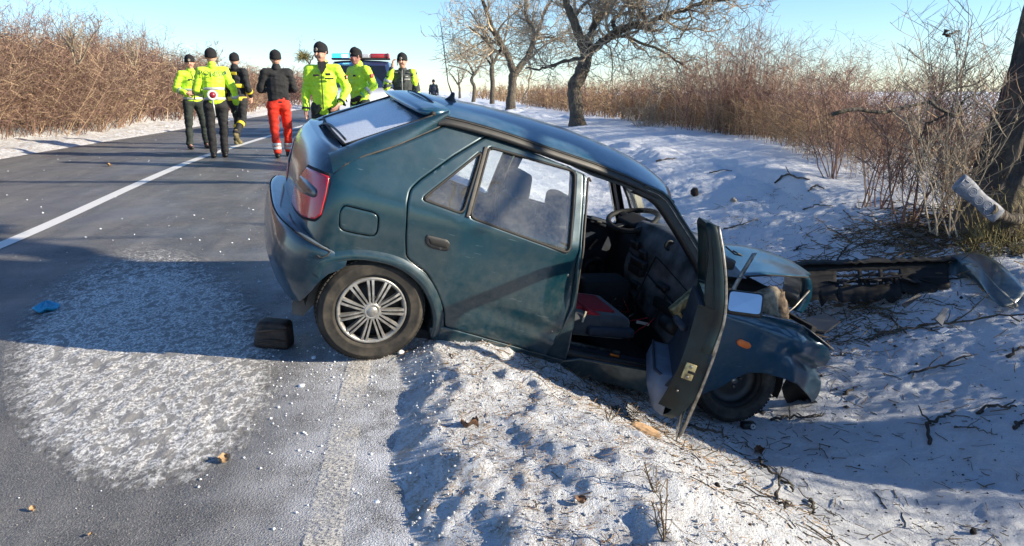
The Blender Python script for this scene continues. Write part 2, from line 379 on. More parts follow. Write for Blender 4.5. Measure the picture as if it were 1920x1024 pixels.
# made-up gritty patch standing in for a blurred disc over the road
t = NT('blur_disc_patch'); v = t.co('Object'); a = t.attr('edge')
mp = t.n('ShaderNodeMapping'); t.l(v, mp.inputs[0]); mp.inputs['Scale'].default_value = (1, .6, 1); vv_ = mp.outputs[0]
n1 = t.noise(vv_, 17, 6, .6, .25); n2 = t.noise(vv_, 75, 5, .7); n3 = t.noise(vv_, 5, 4)
rd = t.math('ABSOLUTE', t.math('SUBTRACT', n1, .5)); vein = t.mr(rd, .0, .05, 1, 0)
vein = t.math('MULTIPLY', vein, t.mr(n2, .38, .55)); blot = t.mr(t.math('ADD', t.math('MULTIPLY', n2, .5), t.math('MULTIPLY', n1, .5)), .53, .60)
f = t.math('MAXIMUM', vein, t.math('MULTIPLY', blot, .8))
col = t.mix(f, t.mix(n2, (.17, .168, .162), (.30, .295, .29)), (.82, .82, .81))
sh = t.bsdf(col, .8, 0, t.bump(t.math('ADD', n1, t.math('MULTIPLY', n2, .5)), .5, .02))
tr = t.n('ShaderNodeBsdfTransparent').outputs[0]
al = t.mr(t.math('SUBTRACT', a, t.math('MULTIPLY', t.noise(vv_, 26, 6, .7), .9)), -.50, -.20)
M_BLUR = t.done(t.mixs(al, tr, sh))
def fe(X, Y):                                                    # 1 in the middle, 0 at the rim
    r = np.hypot((X+1.39+.327*(Y-3.73))/(.168*(Y+.25)), (2110/(Y+.25)-530)/228); return 1-r
def fz(X, Y): return rz(X, Y)+.004+.014*np.clip(fe(X, Y)*3, 0, 1)*fbm(X*22, Y*14, 4, 51)
grid_sheet('blur_disc_patch', np.linspace(-3.3, -.3, 260), np.linspace(2.2, 6.9, 320), fz, M_BLUR, 'stuff', {'edge': lambda X, Y: fe(X, Y)*1.15}, keep=lambda X, Y: fe(X, Y) > -.02)
bpy.data.objects['blur_disc_patch']['label'] = 'made-up round grey and white patch standing in for a blurred disc'

def dp(g, n):
    X = .9+4.6*g.random(n); Y = 2.1+8*g.random(n)**1.3; return np.stack([X, Y, ground(X, Y)+.002], 1)
crumbs('bark_crumbs', 4200, dp, lambda g, n: .0022+.007*g.random(n)**3, simple('dark_bark_crumb', (.05, .035, .025), .9, var=.5, scale=90), 8, 'dark bark crumbs sprinkled over the shaded snow')
def bp2_(g, n):
    X = 1.5*g.random(n); Y = 1.8+3.2*g.random(n); return np.stack([X, Y, ground(X, Y)+.001], 1)
crumbs('bank_grit', 5000, bp2_, lambda g, n: .0012+.003*g.random(n)**2, simple('tan_grit', (.25, .17, .10), .9, var=.5, scale=90), 12, 'tan grit and plant bits on the ploughed snow bank')

def fp_(g, n):
    Y = 5.5+16*g.random(n)**1.3; X = -6.9+6.8*g.random(n); X = np.where(g.random(n) < .5, np.clip(g.normal(-1.2, .7, n), -6, 0), X); return np.stack([X, Y, rz(X, Y)+.002], 1)
crumbs('ice_flecks', 650, fp_, lambda g, n: .004+.010*g.random(n)**3, M_ICE, 15, 'white ice flecks lying on the farther asphalt')
# ------------------------------------------------------------------ the crashed car
def car_paint(name, base, frost=0.0, dirt=.5, dark=None):
    t = NT(name); v = t.co('Object'); g = t.n('ShaderNodeNewGeometry')
    tc = t.n('ShaderNodeVectorTransform', vector_type='NORMAL', convert_from='WORLD', convert_to='OBJECT'); t.l(g.outputs['Normal'], tc.inputs[0]); nz = t.sep(tc.outputs[0])[2]; pz = t.sep(v)[2]
    n1 = t.noise(v, 2.2, 5, .6, .6); n2 = t.noise(v, 24, 5, .65); n3 = t.noise(v, 320, 3, .7); n4 = t.noise(v, 7, 4, .6)
    mpn = t.n('ShaderNodeMapping'); t.l(v, mpn.inputs[0]); mpn.inputs['Scale'].default_value = (3, 3, 40); scr = t.noise(mpn.outputs[0], 3, 3)
    c = t.mix(t.mr(n1, .35, .65), base, tuple(x*.75 for x in base))
    low = t.mr(pz, .85, .15, 0, 1)
    d = t.math('MULTIPLY', t.mr(t.math('ADD', t.math('MULTIPLY', n1, .5), t.math('MULTIPLY', n2, .5)), .42, .66), t.math('ADD', t.math('MULTIPLY', low, dirt*.75), dirt*.13))
    c = t.mix(d, c, (.16, .15, .125))
    c = t.mix(t.mr(scr, .70, .74, 0, .25), c, (.25, .32, .34))
    fr = t.math('MULTIPLY', t.math('MULTIPLY', t.mr(nz, .25, .75), t.mr(t.math('ADD', t.math('MULTIPLY', n4, .6), t.math('MULTIPLY', n3, .4)), .38, .62)), frost)
    c = t.mix(fr, c, (.55, .62, .70))
    ro = t.math('ADD', t.math('ADD', .30, t.math('MULTIPLY', d, .5)), t.math('MULTIPLY', fr, .3))
    bh = t.math('ADD', t.math('MULTIPLY', n4, .3), t.math('MULTIPLY', n3, .02))
    return t.done(t.bsdf(c, ro, .25, t.bump(bh, .10, .02), coat=.75, coat_rough=.09))
TEAL = (.0018, .033, .051)
M_BODY = car_paint('teal_paint', TEAL, .06, .45)
M_ROOF = car_paint('teal_paint_frost_sky_tint', (.006, .075, .14), .16, .10)  # lighter, bluer base: sky reflection put into the roof colour, under real frost
M_BONN = car_paint('teal_bonnet_sky_tint', (.005, .060, .10), .04, .15)  # same car paint, lightened and blued for sky light on the upturned panel
M_EDGE2 = simple('shaded_teal_door', (.003, .020, .026), .5, var=.5, scale=6, spec=.35)  # door paint darkened to stand for the shade on the open door
M_BUMP = car_paint('teal_bumper_frosted', (.002, .030, .055), .30, .35)
M_FEND = car_paint('teal_paint_fender', (.004, .045, .085), 0, .3)
M_BLK = simple('black_plastic', (.016, .017, .019), .5, var=.3, scale=20)
M_RUB = simple('black_rubber', (.013, .013, .014), .72, var=.3, scale=30)
M_SEAL = simple('dirty_seal', (.045, .04, .036), .6, var=.4, scale=30)
M_DARK = simple('dark_underbody', (.010, .010, .011), .85, var=.4, scale=10)
M_INT = simple('dark_blue_trim', (.020, .030, .050), .75, var=.3, scale=14, bump=.3, bscale=180)
M_DASH = simple('sunlit_grey_dashboard', (.15, .155, .17), .5, var=.75, scale=5, bump=.35, bscale=200)  # grey kept light to stand for sun reaching the dash
M_SEAT = simple('grey_seat_fabric', (.05, .055, .065), .95, var=.25, scale=20, bump=.4, bscale=250, sheen=.3)
M_RED = simple('red_seat_cloth', (.35, .012, .02), .9, var=.2, scale=15, bump=.4, bscale=200)
M_METAL = simple('bare_metal', (.35, .33, .30), .45, .9, var=.4, scale=30)
M_BRASS = simple('brass_zinc_plate', (.50, .42, .22), .45, .7, var=.4, scale=40)
M_ALU = simple('silver_wheel_trim', (.40, .39, .37), .42, .55, var=.3, scale=22, bump=.1, bscale=120)
M_RUST = simple('rusty_dusty_metal', (.17, .12, .08), .85, .2, var=.6, scale=25, bump=.5, bscale=60, bd=.006)
t = NT('tyre_rubber'); v = t.co(); n = t.noise(v, 9, 5); n2 = t.noise(v, 60, 4)
M_TYRE = t.done(t.bsdf(t.mix(t.mr(n, .45, .7), (.014, .013, .012), (.065, .055, .043)), .85, 0, t.bump(n2, .3, .003)))
t = NT('tail_lamp_red'); v = t.co(); n = t.noise(v, 18, 4); wv = t.n('ShaderNodeTexWave'); t.l(v, wv.inputs[0]); wv.inputs['Scale'].default_value = 60; wv.bands_direction = 'Z'
M_RLAMP = t.done(t.bsdf(t.mix(t.mr(n, .4, .75), (.55, .006, .025), (.36, .04, .05)), .25, 0, t.bump(wv.outputs[0], .15, .002), coat=.8))
M_SLAMP = simple('smoked_lamp', (.02, .03, .045), .3, var=.3, scale=20, coat=.6)
M_ORANGE = simple('orange_lens', (.75, .16, .01), .3, var=.1, coat=.6)
t = NT('frosted_rear_glass'); v = t.co(); n = t.noise(v, 160, 3, .7); n1 = t.noise(v, 3.5, 4, .5, .4); px = t.sep(v)[0]
cov = t.mr(t.math('ADD', px, t.math('MULTIPLY', n1, .16)), .055, .075, 1, 0)
fm = t.math('MULTIPLY', t.mr(n, .30, .55, .55, 1), cov)
M_FROSTGL = t.done(t.bsdf(t.mix(fm, (.02, .05, .09), (.80, .83, .88)), t.mr(fm, 0, 1, .08, .75), 0, t.bump(n, .5, .004), coat=.2))
def glassm(name, haze, tint=(.85, .9, .92), lo=.10):
    t = NT(name); v = t.co(); n = t.noise(v, 5, 5, .6, .5); n2 = t.noise(v, 60, 4)
    tr = t.n('ShaderNodeBsdfTransparent'); tr.inputs[0].default_value = tint+(1,)
    gl = t.n('ShaderNodeBsdfGlossy'); gl.inputs['Roughness'].default_value = .03; gl.inputs[0].default_value = (.9, .95, 1, 1)
    fz_ = t.n('ShaderNodeFresnel'); fz_.inputs[0].default_value = 1.55; a = t.mixs(t.math('ADD', fz_.outputs[0], .04), tr.outputs[0], gl.outputs[0])
    df = t.n('ShaderNodeBsdfDiffuse'); df.inputs[0].default_value = (.42, .42, .40, 1)
    return t.done(t.mixs(t.math('MULTIPLY', t.mr(t.math('ADD', t.math('MULTIPLY', n, .7), t.math('MULTIPLY', n2, .3)), .35, .7, lo, 1), haze), a, df.outputs[0]))
M_GLASS = glassm('dirty_window_glass', .24); M_GLASS2 = glassm('clear_window_glass', .06)
M_MIRROR = simple('mirror_silver', (.9, .92, .95), .03, 1, var=0, bump=0)

_z = np.linspace(0, 1.5, 301); _w = np.interp(_z, [0, .15, .25, .40, .55, .70, .80, .87, .92, .97, 1.05, 1.15, 1.25, 1.32, 1.37, 1.5],
    [.74, .77, .79, .805, .812, .808, .80, .788, .765, .742, .708, .662, .608, .565, .53, .45])
for _ in range(14): _w = np.r_[_w[0], (_w[:-2]+2*_w[1:-1]+_w[2:])/4, _w[-1]]
def Wz(z): return np.interp(z, _z, _w)
XC, NQ = -.2, 4.0
def xrear(z): return np.interp(z, [.5, .6, .75, .9, .97, 1.02, 1.06], [-.45, -.465, -.48, -.475, -.455, -.42, -.37])
def front_taper(x): return .07*sst(2.1, 3.3, x)+.03*sst(2.9, 3.3, x)
def Q(u, z, d=0, side=-1):
    """body surface: u is distance ahead of the rear corner along the flank (below 0: round the tail), z height"""
    u = np.asarray(u, float); z = np.asarray(z, float); W = Wz(z)-d; x = XC+u
    a = np.clip(-u, 0, 1)*np.pi/2; xr = xrear(z)+d
    X = np.where(u >= 0, x, XC-(XC-xr)*np.sin(a)**(2/NQ)); Y = np.where(u >= 0, W-front_taper(x), W*np.clip(np.cos(a), 0, 1)**(2/NQ))
    over = np.clip(-u-1, 0, 1)                                     # beyond the middle of the tail
    a2 = over*np.pi/2; Y = np.where(u < -1, -W*np.sin(a2)**(NQ/2 if False else .9), Y); X = np.where(u < -1, xr, X)
    return np.stack([X, side*Y, z], -1)
def QL(u, z, d=0): return Q(u, z, d, 1)
def cside(uv):
    """pixel outline -> (u, z) on the right flank"""
    out = []
    for (a, b) in uv:
        o, d = cray(a, b); ts = np.linspace(2, 9, 3000); P = o+d*ts[:, None]; f = P[:, 1]+Wz(P[:, 2]); i = np.where((f[:-1] < 0) & (f[1:] >= 0))[0][0]
        t0 = ts[i]-f[i]*(ts[i+1]-ts[i])/(f[i+1]-f[i]); p = o+d*t0; out.append((p[0]-XC, p[2]))
    return out
car = empty('crashed_car'); car.matrix_world = Matrix.Translation(CT) @ Matrix(CR.tolist()).to_4x4()
tag(car, 'dark teal hatchback crashed nose down into the snowy roadside ditch, front door hanging open', 'car')
def P(name, px, mat=M_BODY, parent=car, **k):                      # right-flank panel outlined in photograph pixels
    hs = [cside(h) for h in k.pop('holes', ())]
    return panel(name, cside(px), Q, mat, parent, holes=hs, **k)

# rear quarter: tail seam, bumper seam, wheel arch, door seam, roof
seam_z = [(.36, 1.306), (.32, 1.269), (.11, 1.124), (-.02, 1.04), (-.14, .975), (-.249, .906), (-.236, .86), (-.240, .811), (-.236, .742), (-.262, .70), (-.322, .672), (-.329, .563)]
arch = cside([(601, 521), (609, 509), (626, 497), (656, 488), (690, 489), (729, 497), (758, 510), (786, 534), (803, 563), (811, 590), (811, 612), (806, 628)])
door_rear = cside([(834, 613), (832, 579), (818, 544), (800, 512), (773, 492), (762, 481), (761, 445), (764, 382), (769, 357), (787, 339), (850, 294), (915, 254)])
q_out = seam_z+cside([(620, 468), (656, 484)])[:1]+arch+cside([(812, 640), (834, 640)])[:0]+[(.555, .205), (.60, .205)]+door_rear+[(.585, 1.318), (.36, 1.318)]
quarter = panel('quarter_panel', q_out, Q, M_BODY, car, holes=[cside([(655, 388), (702, 399), (710, 405), (708, 436), (700, 444), (655, 436), (645, 428), (646, 398)])], h=.016, sm=1, depth=.03, grid=.03)
panel('fuel_flap', cside([(655, 388), (702, 399), (710, 405), (708, 436), (700, 444), (655, 436), (645, 428), (646, 398)]), Q, M_BODY, quarter, h=.012, gap=.003)
# flared lip around the rear arch
al = np.array([Q(u, z) for u, z in arch]); cl_ = np.array([np.zeros(3)]); cen = np.array([.02, 0, .27])
rows = []
asm = spline([[a[0], a[2]] for a in al], 40)
for off, out_ in ((-.003, -.10), (-.002, -.012), (.004, .012), (.022, .014), (.045, .006), (.06, -.002)):
    r_ = []
    for p in asm:
        d = p-np.array([.02, .25]); d = d/np.linalg.norm(d); q = p+d*off; r_.append([q[0], -(Wz(q[1])+out_), q[1]])
    rows.append(r_)
loft('arch_lip', rows, M_BODY, car)
# rear door
win = cside([(917, 276), (1079, 322), (1067, 476), (881, 408)]); qwin = cside([(791, 374), (868, 402), (904, 283)])
d_out = cside([(915, 254), (850, 294), (787, 339), (769, 357), (764, 382), (761, 445), (762, 481), (773, 492), (800, 512), (818, 544), (832, 579), (834, 613), (930, 639), (1021, 665), (1052, 622), (1074, 577), (1081, 544), (1084, 494), (1095, 325), (1000, 285)])
def Qdent(u, z, d=0):
    p = Q(u, z, d); x = XC+u
    k = sst(.80, 1.15, x)*(1-sst(.25, .75, z)); p[..., 1] += -.035*k+.05*np.exp(-(((x-1.05)/.10)**2+((z-.62)/.22)**2))
    p[..., 1] += .012*np.exp(-(((z-.46+.12*(x-.3))/.035)**2))*sst(.35, .6, x)   # pressed crease
    return p
rdoor = panel('rear_door', d_out, Qdent, M_BODY, car, holes=[win, qwin], h=.016, sm=1, depth=.03, grid=.035)
panel('window_glass', win, lambda u, z, d=0: Q(u, z, d+.012), M_GLASS, rdoor, gap=-.002, depth=.004)
panel('quarter_glass', qwin, lambda u, z, d=0: Q(u, z, d+.012), M_GLASS, rdoor, gap=-.002, depth=.004)
def seal_loop(name, px, r, parent, mat=M_RUB, inw=.004, surf=Q, closed=True, n=80):
    q = np.array(px, float)
    if closed: q = resamp(q, .02, 2); q = np.vstack([q, q[:1]])
    else: q = spline(q, n)
    return tube_obj(name, surf(q[:, 0], q[:, 1], inw), r, mat, parent, 6)
seal_loop('window_seal', win, .009, rdoor); seal_loop('window_seal', qwin, .008, rdoor)
dv = [Q(u, z, -.002) for u, z in cside([(911, 276), (876, 408)])]; bar('window_divider', dv[0], dv[1], .022, .014, M_SEAL, rdoor, (0, 1, 0))
hz = cside([(800, 440), (838, 449), (844, 456), (842, 469), (835, 471), (806, 464), (798, 457), (797, 446)])
panel('door_handle', hz, lambda u, z, d=0: Q(u, z, d-.006), M_BLK, rdoor, gap=0, depth=.01, h=.006, grid=.02)
hc = cside([(803, 446), (841, 456), (838, 466), (806, 457)]); hb = panel('handle_recess', hc, lambda u, z, d=0: Q(u, z, d-.0085), M_DARK, rdoor, gap=0, depth=.008, h=.006, grid=.02)
for px in ((1070, 520), (1036, 623)):                               # chips where the metal shows through
    (u_, z_), = cside([px]); c_ = Qdent(np.array([u_]), np.array([z_]), -.001)[0]
    lathe('paint_chip', [(0, -.001), (.006, -.001), (.009, .003)], M_METAL, rdoor, 'Y', c_, 7)
# B pillar
panel('b_pillar', cside([(1095, 326), (1084, 494), (1081, 544), (1074, 577), (1052, 622), (1022, 665), (1062, 676), (1070, 650), (1079, 600), (1086, 520), (1092, 460), (1100, 345), (1103, 332)]), lambda u, z, d=0: Q(u, z, d+.006), M_BODY, car, h=.012, sm=0, gap=.001, depth=.09)
seal_loop('door_aperture_seal', [(u, z) for u, z in cside([(1112, 341), (1106, 349), (1095, 488), (1082, 574), (1070, 650), (1085, 665), (1236, 692)])], .007, car, M_SEAL, .03, closed=False)
# sill
panel('sill', cside([(806, 615), (834, 613), (1021, 665), (1062, 676), (1088, 672), (1236, 697), (1290, 712), (1296, 757), (1235, 742), (1060, 700), (930, 664), (808, 636)]), lambda u, z, d=0: Q(u, z, d-.004), M_BODY, car, h=.015, sm=0, gap=.001, depth=.12)
# roof
xr_ = np.array([.13, .2, .45, .75, 1.05, 1.3, 1.45, 1.56, 1.62]); zc_ = np.array([1.375, 1.39, 1.423, 1.447, 1.457, 1.44, 1.408, 1.37, 1.34]); zr_ = np.array([1.318, 1.326, 1.335, 1.328, 1.325, 1.308, 1.288, 1.262, 1.25])
xx = np.linspace(.13, 1.62, 34); yy = np.linspace(-1, 1, 25)
def roofz(x, s):
    c = np.interp(x, xr_, zc_); r_ = np.interp(x, xr_, zr_); return r_+(c-r_)*(1-abs(s)**2.6)
def sm_(a, n=3):
    for _ in range(n): a = np.r_[a[0], (a[:-2]+2*a[1:-1]+a[2:])/4, a[-1]]
    return a
zcs = sm_(np.interp(xx, xr_, zc_)); zrs = sm_(np.interp(xx, xr_, zr_))
rows = [[[x+(.07*(1-s*s) if x > 1.5 else .07*(1-s*s)*sst(1.1, 1.5, x))-.05*(1-s*s)*(1-sst(.13, .4, x))+.09*(s+1)*sst(1.2, 1.6, x), s*(.572-.02*sst(1.3, 1.62, x)), zr+(zc-zr)*(1-abs(s)**2.6)] for s in yy] for x, zc, zr in zip(xx, zcs, zrs)]
roof = loft('roof', rows, M_ROOF, car, thick=.012)
for sd in (-1, 1):                                                 # rain gutter rails
    g = np.array([[x, sd*.582, z+.004] for x, z in zip(xx, zrs)]); g = np.vstack([[[.10, sd*.585, 1.31]], g]); 
    rr = []
    for p in g: rr.append([[p[0], sd*.566, p[2]+.006], [p[0], sd*.578, p[2]+.012], [p[0], sd*.590, p[2]-.004], [p[0], sd*.602, p[2]-.018], [p[0], sd*.606, p[2]-.034], [p[0], sd*.59, p[2]-.04]])
    gt = loft('rain_gutter', rr, M_BLK, car)
    gg = np.array([[p[0], sd*.5875, p[2]+.0035] for p in g]); tube_obj('gutter_trim', gg, .0035, M_SEAL, gt, 6)
# upper frame strip below the gutter
panel('roof_side_frame', [(.585, 1.322), (.36, 1.322), (.36, 1.29), (.60, 1.296), (1.1, 1.28), (1.24, 1.262), (1.50, 1.255), (1.62, 1.235), (1.76, 1.235), (1.70, 1.275), (1.5, 1.30), (1.1, 1.325)], lambda u, z, d=0: Q(u, z, d+.012), M_BLK, car, sm=0, gap=0, depth=.06)
# A pillar: curved band from the roof corner to the bonnet
ap_o = [cy(a, b, y) for (a, b), y in zip([(1212, 345), (1251, 364), (1280, 408), (1308, 452), (1334, 497), (1350, 530)], (-.585, -.60, -.655, -.70, -.745, -.775))]
ap_i = [cy(a, b, y) for (a, b), y in zip([(1180, 360), (1228, 383), (1256, 420), (1284, 465), (1310, 511), (1330, 560)], (-.585, -.60, -.655, -.70, -.745, -.775))]
O = spline(ap_o, 14); I = spline(ap_i, 14)
rows = []
for o_, i_ in zip(O, I):
    m = (o_+i_)/2; rows.append([i_+[0, .05, 0], i_, i_*.72+o_*.28+[0, -.012, 0], m+[0, -.004, 0], m*.6+o_*.4+[0, -.014, 0], o_+[0, -.004, 0], o_+[0, .05, 0]])
apil = loft('a_pillar', rows, M_BLK, car)
tube_obj('pillar_trim', [o_*.9+i_*.1+np.array([0, -.014, 0]) for o_, i_ in zip(O, I)], .006, M_BODY, apil, 6)
tube_obj('pillar_trim', [o_*.62+i_*.38+np.array([0, -.012, 0]) for o_, i_ in zip(O, I)], .003, M_METAL, apil, 6)
# far side: mirrored flank pieces
panel('quarter_panel', [(a if a > -.3 else a, b) for a, b in q_out], QL, M_BODY, car, sm=1, depth=.03, grid=.08)
ld = panel('rear_door', d_out, QL, M_BODY, car, holes=[win, qwin], sm=1, depth=.03, grid=.08)
panel('window_glass', win, lambda u, z, d=0: QL(u, z, d+.012), M_GLASS2, ld, gap=-.002, depth=.004); panel('quarter_glass', qwin, lambda u, z, d=0: QL(u, z, d+.012), M_GLASS2, ld, gap=-.002, depth=.004)
fd_o = [(1.215, 1.262), (1.235, .86), (1.275, .60), (1.31, .42), (1.36, .27), (1.45, .225), (2.35, .225), (2.40, .45), (2.40, .80), (2.33, .915), (2.22, 1.03), (2.05, 1.22), (1.80, 1.262)]
fd_w = [(1.265, 1.225), (1.275, .885), (2.26, .885), (2.16, 1.01), (2.00, 1.195), (1.80, 1.232)]
fl = panel('front_door', fd_o, QL, M_BODY, car, holes=[fd_w], sm=1, depth=.03, grid=.08)
lt = panel('door_card', fd_o, lambda u, z, d=0: QL(u, z, .05+d), M_INT, fl, holes=[fd_w], sm=1, gap=.012, depth=.06, grid=.08)
lt2 = panel('door_card', d_out, lambda u, z, d=0: QL(u, z, .05+d), M_INT, ld, holes=[win, qwin], sm=1, gap=.012, depth=.06, grid=.08)
for dd, card in ((Q, rdoor),): panel('door_card', d_out, lambda u, z, d=0: Q(u, z, .05+d), M_INT, card, holes=[win, qwin], sm=1, gap=.012, depth=.06, grid=.08)
p_ = cy(1112, 505, .70); lathe('door_speaker', [(0, -.02), (.02, -.03), (.035, -.012), (.07, -.018), (.085, -.035), (.10, -.02), (.105, 0)], M_BLK, fl, 'Y', p_, 32)
p_ = cy(1120, 415, .71); box('door_pull', p_, (.16, .05, .06), M_INT, fl, .02); box('door_latch_lever', p_+[0, -.03, .0], (.05, .012, .02), M_BLK, fl, .005)
p_ = cy(1105, 468, .69); bar('window_winder', p_, p_+[.02, -.03, .10], .022, .015, M_METAL, fl)

wl = spline([cy(1177, 357, .60), cy(1230, 400, .66), cy(1300, 470, .72)], 8)
far_ap = [np.array([1.66, .56, 1.31]), np.array([1.88, .60, 1.26]), np.array([2.06, .67, 1.12]), np.array([2.28, .75, .90])]
tube_obj('a_pillar', far_ap, [.02, .028, .034, .04], M_INT, car, 8)
tube_obj('door_frame', [np.array([1.55, .60, 1.25]), np.array([1.80, .60, 1.235]), np.array([1.93, .665, 1.12]), np.array([2.03, .72, .95])], .026, M_BLK, fl, 6)
bar('pillar_trim', cy(1193, 362, .55), cy(1203, 396, .60), .05, .02, simple('beige_trim', (.45, .42, .34), .7), car, (0, 1, 0))

# tailgate: flank, shelf, lower face, glass
tg = empty('tailgate'); tg.parent = car
seam3 = np.array([Q(u, z) for u, z in [(.345, 1.30), (.30, 1.262), (.10, 1.118), (-.02, 1.036), (-.14, .970), (-.235, .912)]]); S3 = spline(seam3, 26)
G3 = spline([[.155, -.545, 1.365], [.05, -.56, 1.297], [-.12, -.565, 1.185], [-.24, -.57, 1.10], [-.325, -.575, 1.035], [-.395, -.60, .985]], 26)
def side_flank(sg, name='body_side'):
    rows = []
    for a_, b_ in zip(S3, G3):
        r_ = []
        for f in np.linspace(0, 1, 8):
            q = a_*(1-f)+b_*f; bul = .028*math.sin(math.pi*f)**.8; r_.append([q[0]-bul*.35, -sg*(q[1]-bul*.75), q[2]+bul*.8])
        rows.append(r_)
    return loft(name, rows, M_BODY, tg_part)
M_TG = M_BUMP
tg_part = tg
side_flank(-1); side_flank(1)
# lower face as one curved shell wrapping both corners (lamps stand proud of it)
zz = [.555, .60, .68, .76, .84, .90, .94, .97, .995, 1.01, 1.015]
def tgp(al, z):
    W = Wz(min(z, .97)); xr = float(xrear(z)); a = al*np.pi/2
    top = max(0, z-.94)*.9
    return [XC-(XC-xr)*abs(math.cos(a))**(2/NQ)+0*z, -(W-top)*math.copysign(abs(math.sin(a))**(2/NQ), -al)*-1 if False else (W-top)*math.copysign(abs(math.sin(a))**(2/NQ), al), z]
rows = []
for z in zz: rows.append([tgp(al, z) for al in np.linspace(-.765, .765, 60)])
rows.append([[p[0]+.05, p[1]*.97, 1.018] for p in rows[-1]])
rows.append([[-.33+.0*p[0], p[1]*.93, 1.03] for p in rows[-2]])
loft('tail_panel', rows, M_TG, tg_part)
gl = []
for f in np.linspace(0, 1, 12):
    a_ = np.array([-.318, 0, 1.04])*(1-f)+np.array([.07, 0, 1.308])*f
    gl.append([[a_[0]-.035*(1-s*s), s*(.565), a_[2]+.012*(1-s*s)] for s in np.linspace(-1, 1, 19)])
rg = loft('rear_window', gl, M_FROSTGL, tg_part)
gb = np.array([p for p in gl[0]]); tube_obj('glass_seal', gb+[-.004, 0, .004], .008, M_RUB, rg, 6)
for k_ in (0, -1): tube_obj('glass_seal', np.array([g_[k_] for g_ in gl])+[0, 0, .004], .008, M_SEAL, rg, 6)
# spoiler lip across the top of the tailgate
rows = []
for s in np.linspace(-1, 1, 21):
    b_ = -.03*(1-s*s); y_ = s*.555; k = 1-.5*abs(s)**6; rows.append([[.02+b_, y_, 1.302], [-.005+b_, y_, 1.318*1], [.03+b_, y_, 1.318+.024*k], [.09+b_, y_, 1.33+.034*k], [.15+b_, y_, 1.352+.028*k], [.16+b_, y_, 1.345]])
sp_ = loft('roof_spoiler', rows, M_ROOF, tg_part, caps=True)
tube_obj('glass_seal', np.array([g_ for g_ in gl[-1]])+[.0, 0, .012], .016, M_RUB, rg, 6)
tube_obj('seam_trim', np.array([Q(u, z, .004) for u, z in [(.345, 1.30), (.30, 1.262), (.10, 1.118), (-.02, 1.036), (-.14, .970), (-.235, .912)]]), .006, M_SEAL, tg_part, 6)
tube_obj('rear_edge_seam', [[.135-.05*(1-s*s), s*.575, 1.327+.055*(1-abs(s)**2.6)] for s in np.linspace(-1, 1, 21)], .007, M_RUB, car, 6)
# wiper blade lying at the foot of the glass
wa = [cx(577, 243, -.40), cx(592, 240, -.38), cx(612, 232, -.36), cx(630, 243, -.35), cx(648, 262, -.33)]
wp = tube_obj('rear_wiper', spline(wa, 14), [.008]*9+[.006]*5, M_BLK, tg_part, 6)
# tail lamps
lamp = [(-.714, .88), (-.50, .893), (-.268, .899), (-.245, .797), (-.245, .71), (-.324, .675), (-.556, .651), (-.796, .64), (-.915, .637), (-.915, .70), (-.839, .80)]
band = [(-.81, .815), (-.60, .83), (-.463, .824), (-.38, .815), (-.365, .80), (-.362, .786), (-.40, .771), (-.625, .757), (-.90, .738), (-.86, .775)]
for f_ in (Q, QL):
    tl = panel('tail_lamp', lamp, f_, M_RLAMP, car, h=.012, grid=.03, lift=.006, gap=.002, depth=.03)
    panel('indicator_lens', band, f_, M_SLAMP, tl, h=.012, grid=.03, lift=.0075, gap=0, depth=.01)
    panel('lamp_surround', [(inset(np.array(lamp), -.012)[i]).tolist() for i in range(len(lamp))], f_, M_DARK, tl, h=.012, grid=.03, lift=.002, gap=0, depth=.02)
# rear bumper: wraps from arch to arch
def bump_pt(al, z, k):
    xr = np.interp(z, [.20, .26, .34, .48, .58, .62], [-.43, -.49, -.535, -.565, -.565, -.54]); W = np.interp(z, [.20, .26, .34, .48, .58, .62], [.755, .80, .82, .825, .822, .80])
    a = al*np.pi/2; x = XC-(XC-xr)*abs(math.cos(a))**(2/3.2); y = W*math.copysign(abs(math.sin(a))**(2/3.2), al)
    return x, y
rows = []
BZ = (.22, .25, .29, .34, .40, .46, .50, .54, .57, .59, .60)
for z in BZ:
    xa = float(np.interp(z, [.22, .30, .38, .44, .48, .51, .54, .60], [-.37, -.335, -.31, -.285, -.25, -.205, -.185, -.185])); c_ = []
    for al in np.linspace(-1, 1, 400):
        x, y = bump_pt(al, z, 0); x = min(x, -.17-.001*abs(al))
        if x <= xa: c_.append([x, y, z-.20*max(0, x+.5)*(z/.6)**3])
    c_ = np.array(c_); l_ = np.r_[0, np.cumsum(np.linalg.norm(np.diff(c_, axis=0), axis=1))]; rows.append(np.stack([np.interp(np.linspace(0, l_[-1], 72), l_, c_[:, k]) for k in range(3)], 1).tolist())
top = rows[-1]; rows.append([[p[0]+.02, p[1]*.975, p[2]+.004] for p in top]); rows.append([[min(p[0]+.10, -.20), p[1]*.93, p[2]] for p in top])
bmp = loft('rear_bumper', rows, M_BUMP, car)
loft('bumper_return', [[r_[0] for r_ in rows[:11]], [[r_[0][0], r_[0][1]+.05, r_[0][2]] for r_ in rows[:11]]], M_BUMP, bmp)
def bxy(u, v):                                                     # nearest point of the bumper shell for a pixel
    best = None; o, d = cray(u, v)
    for row in rows[3:10]:
        for p in row[:36]:
            q = np.array(p)-o; tt = q@d/(d@d); e = np.linalg.norm(q-d*tt)
            if best is None or e < best[0]: best = (e, p)
    return np.array(best[1])
bt = spline([bxy(a, b)+[-.004, -.004, 0] for a, b in [(545, 430), (575, 445), (603, 460), (615, 474), (606, 483), (590, 480)]], 24)
tube_obj('bumper_groove', bt, .0035, M_SEAL, bmp, 5)
tube_obj('bumper_groove', [[p[0]-.002, p[1]*1.002, p[2]+.001] for p in rows[9][3:69]], .004, M_DARK, bmp, 5)
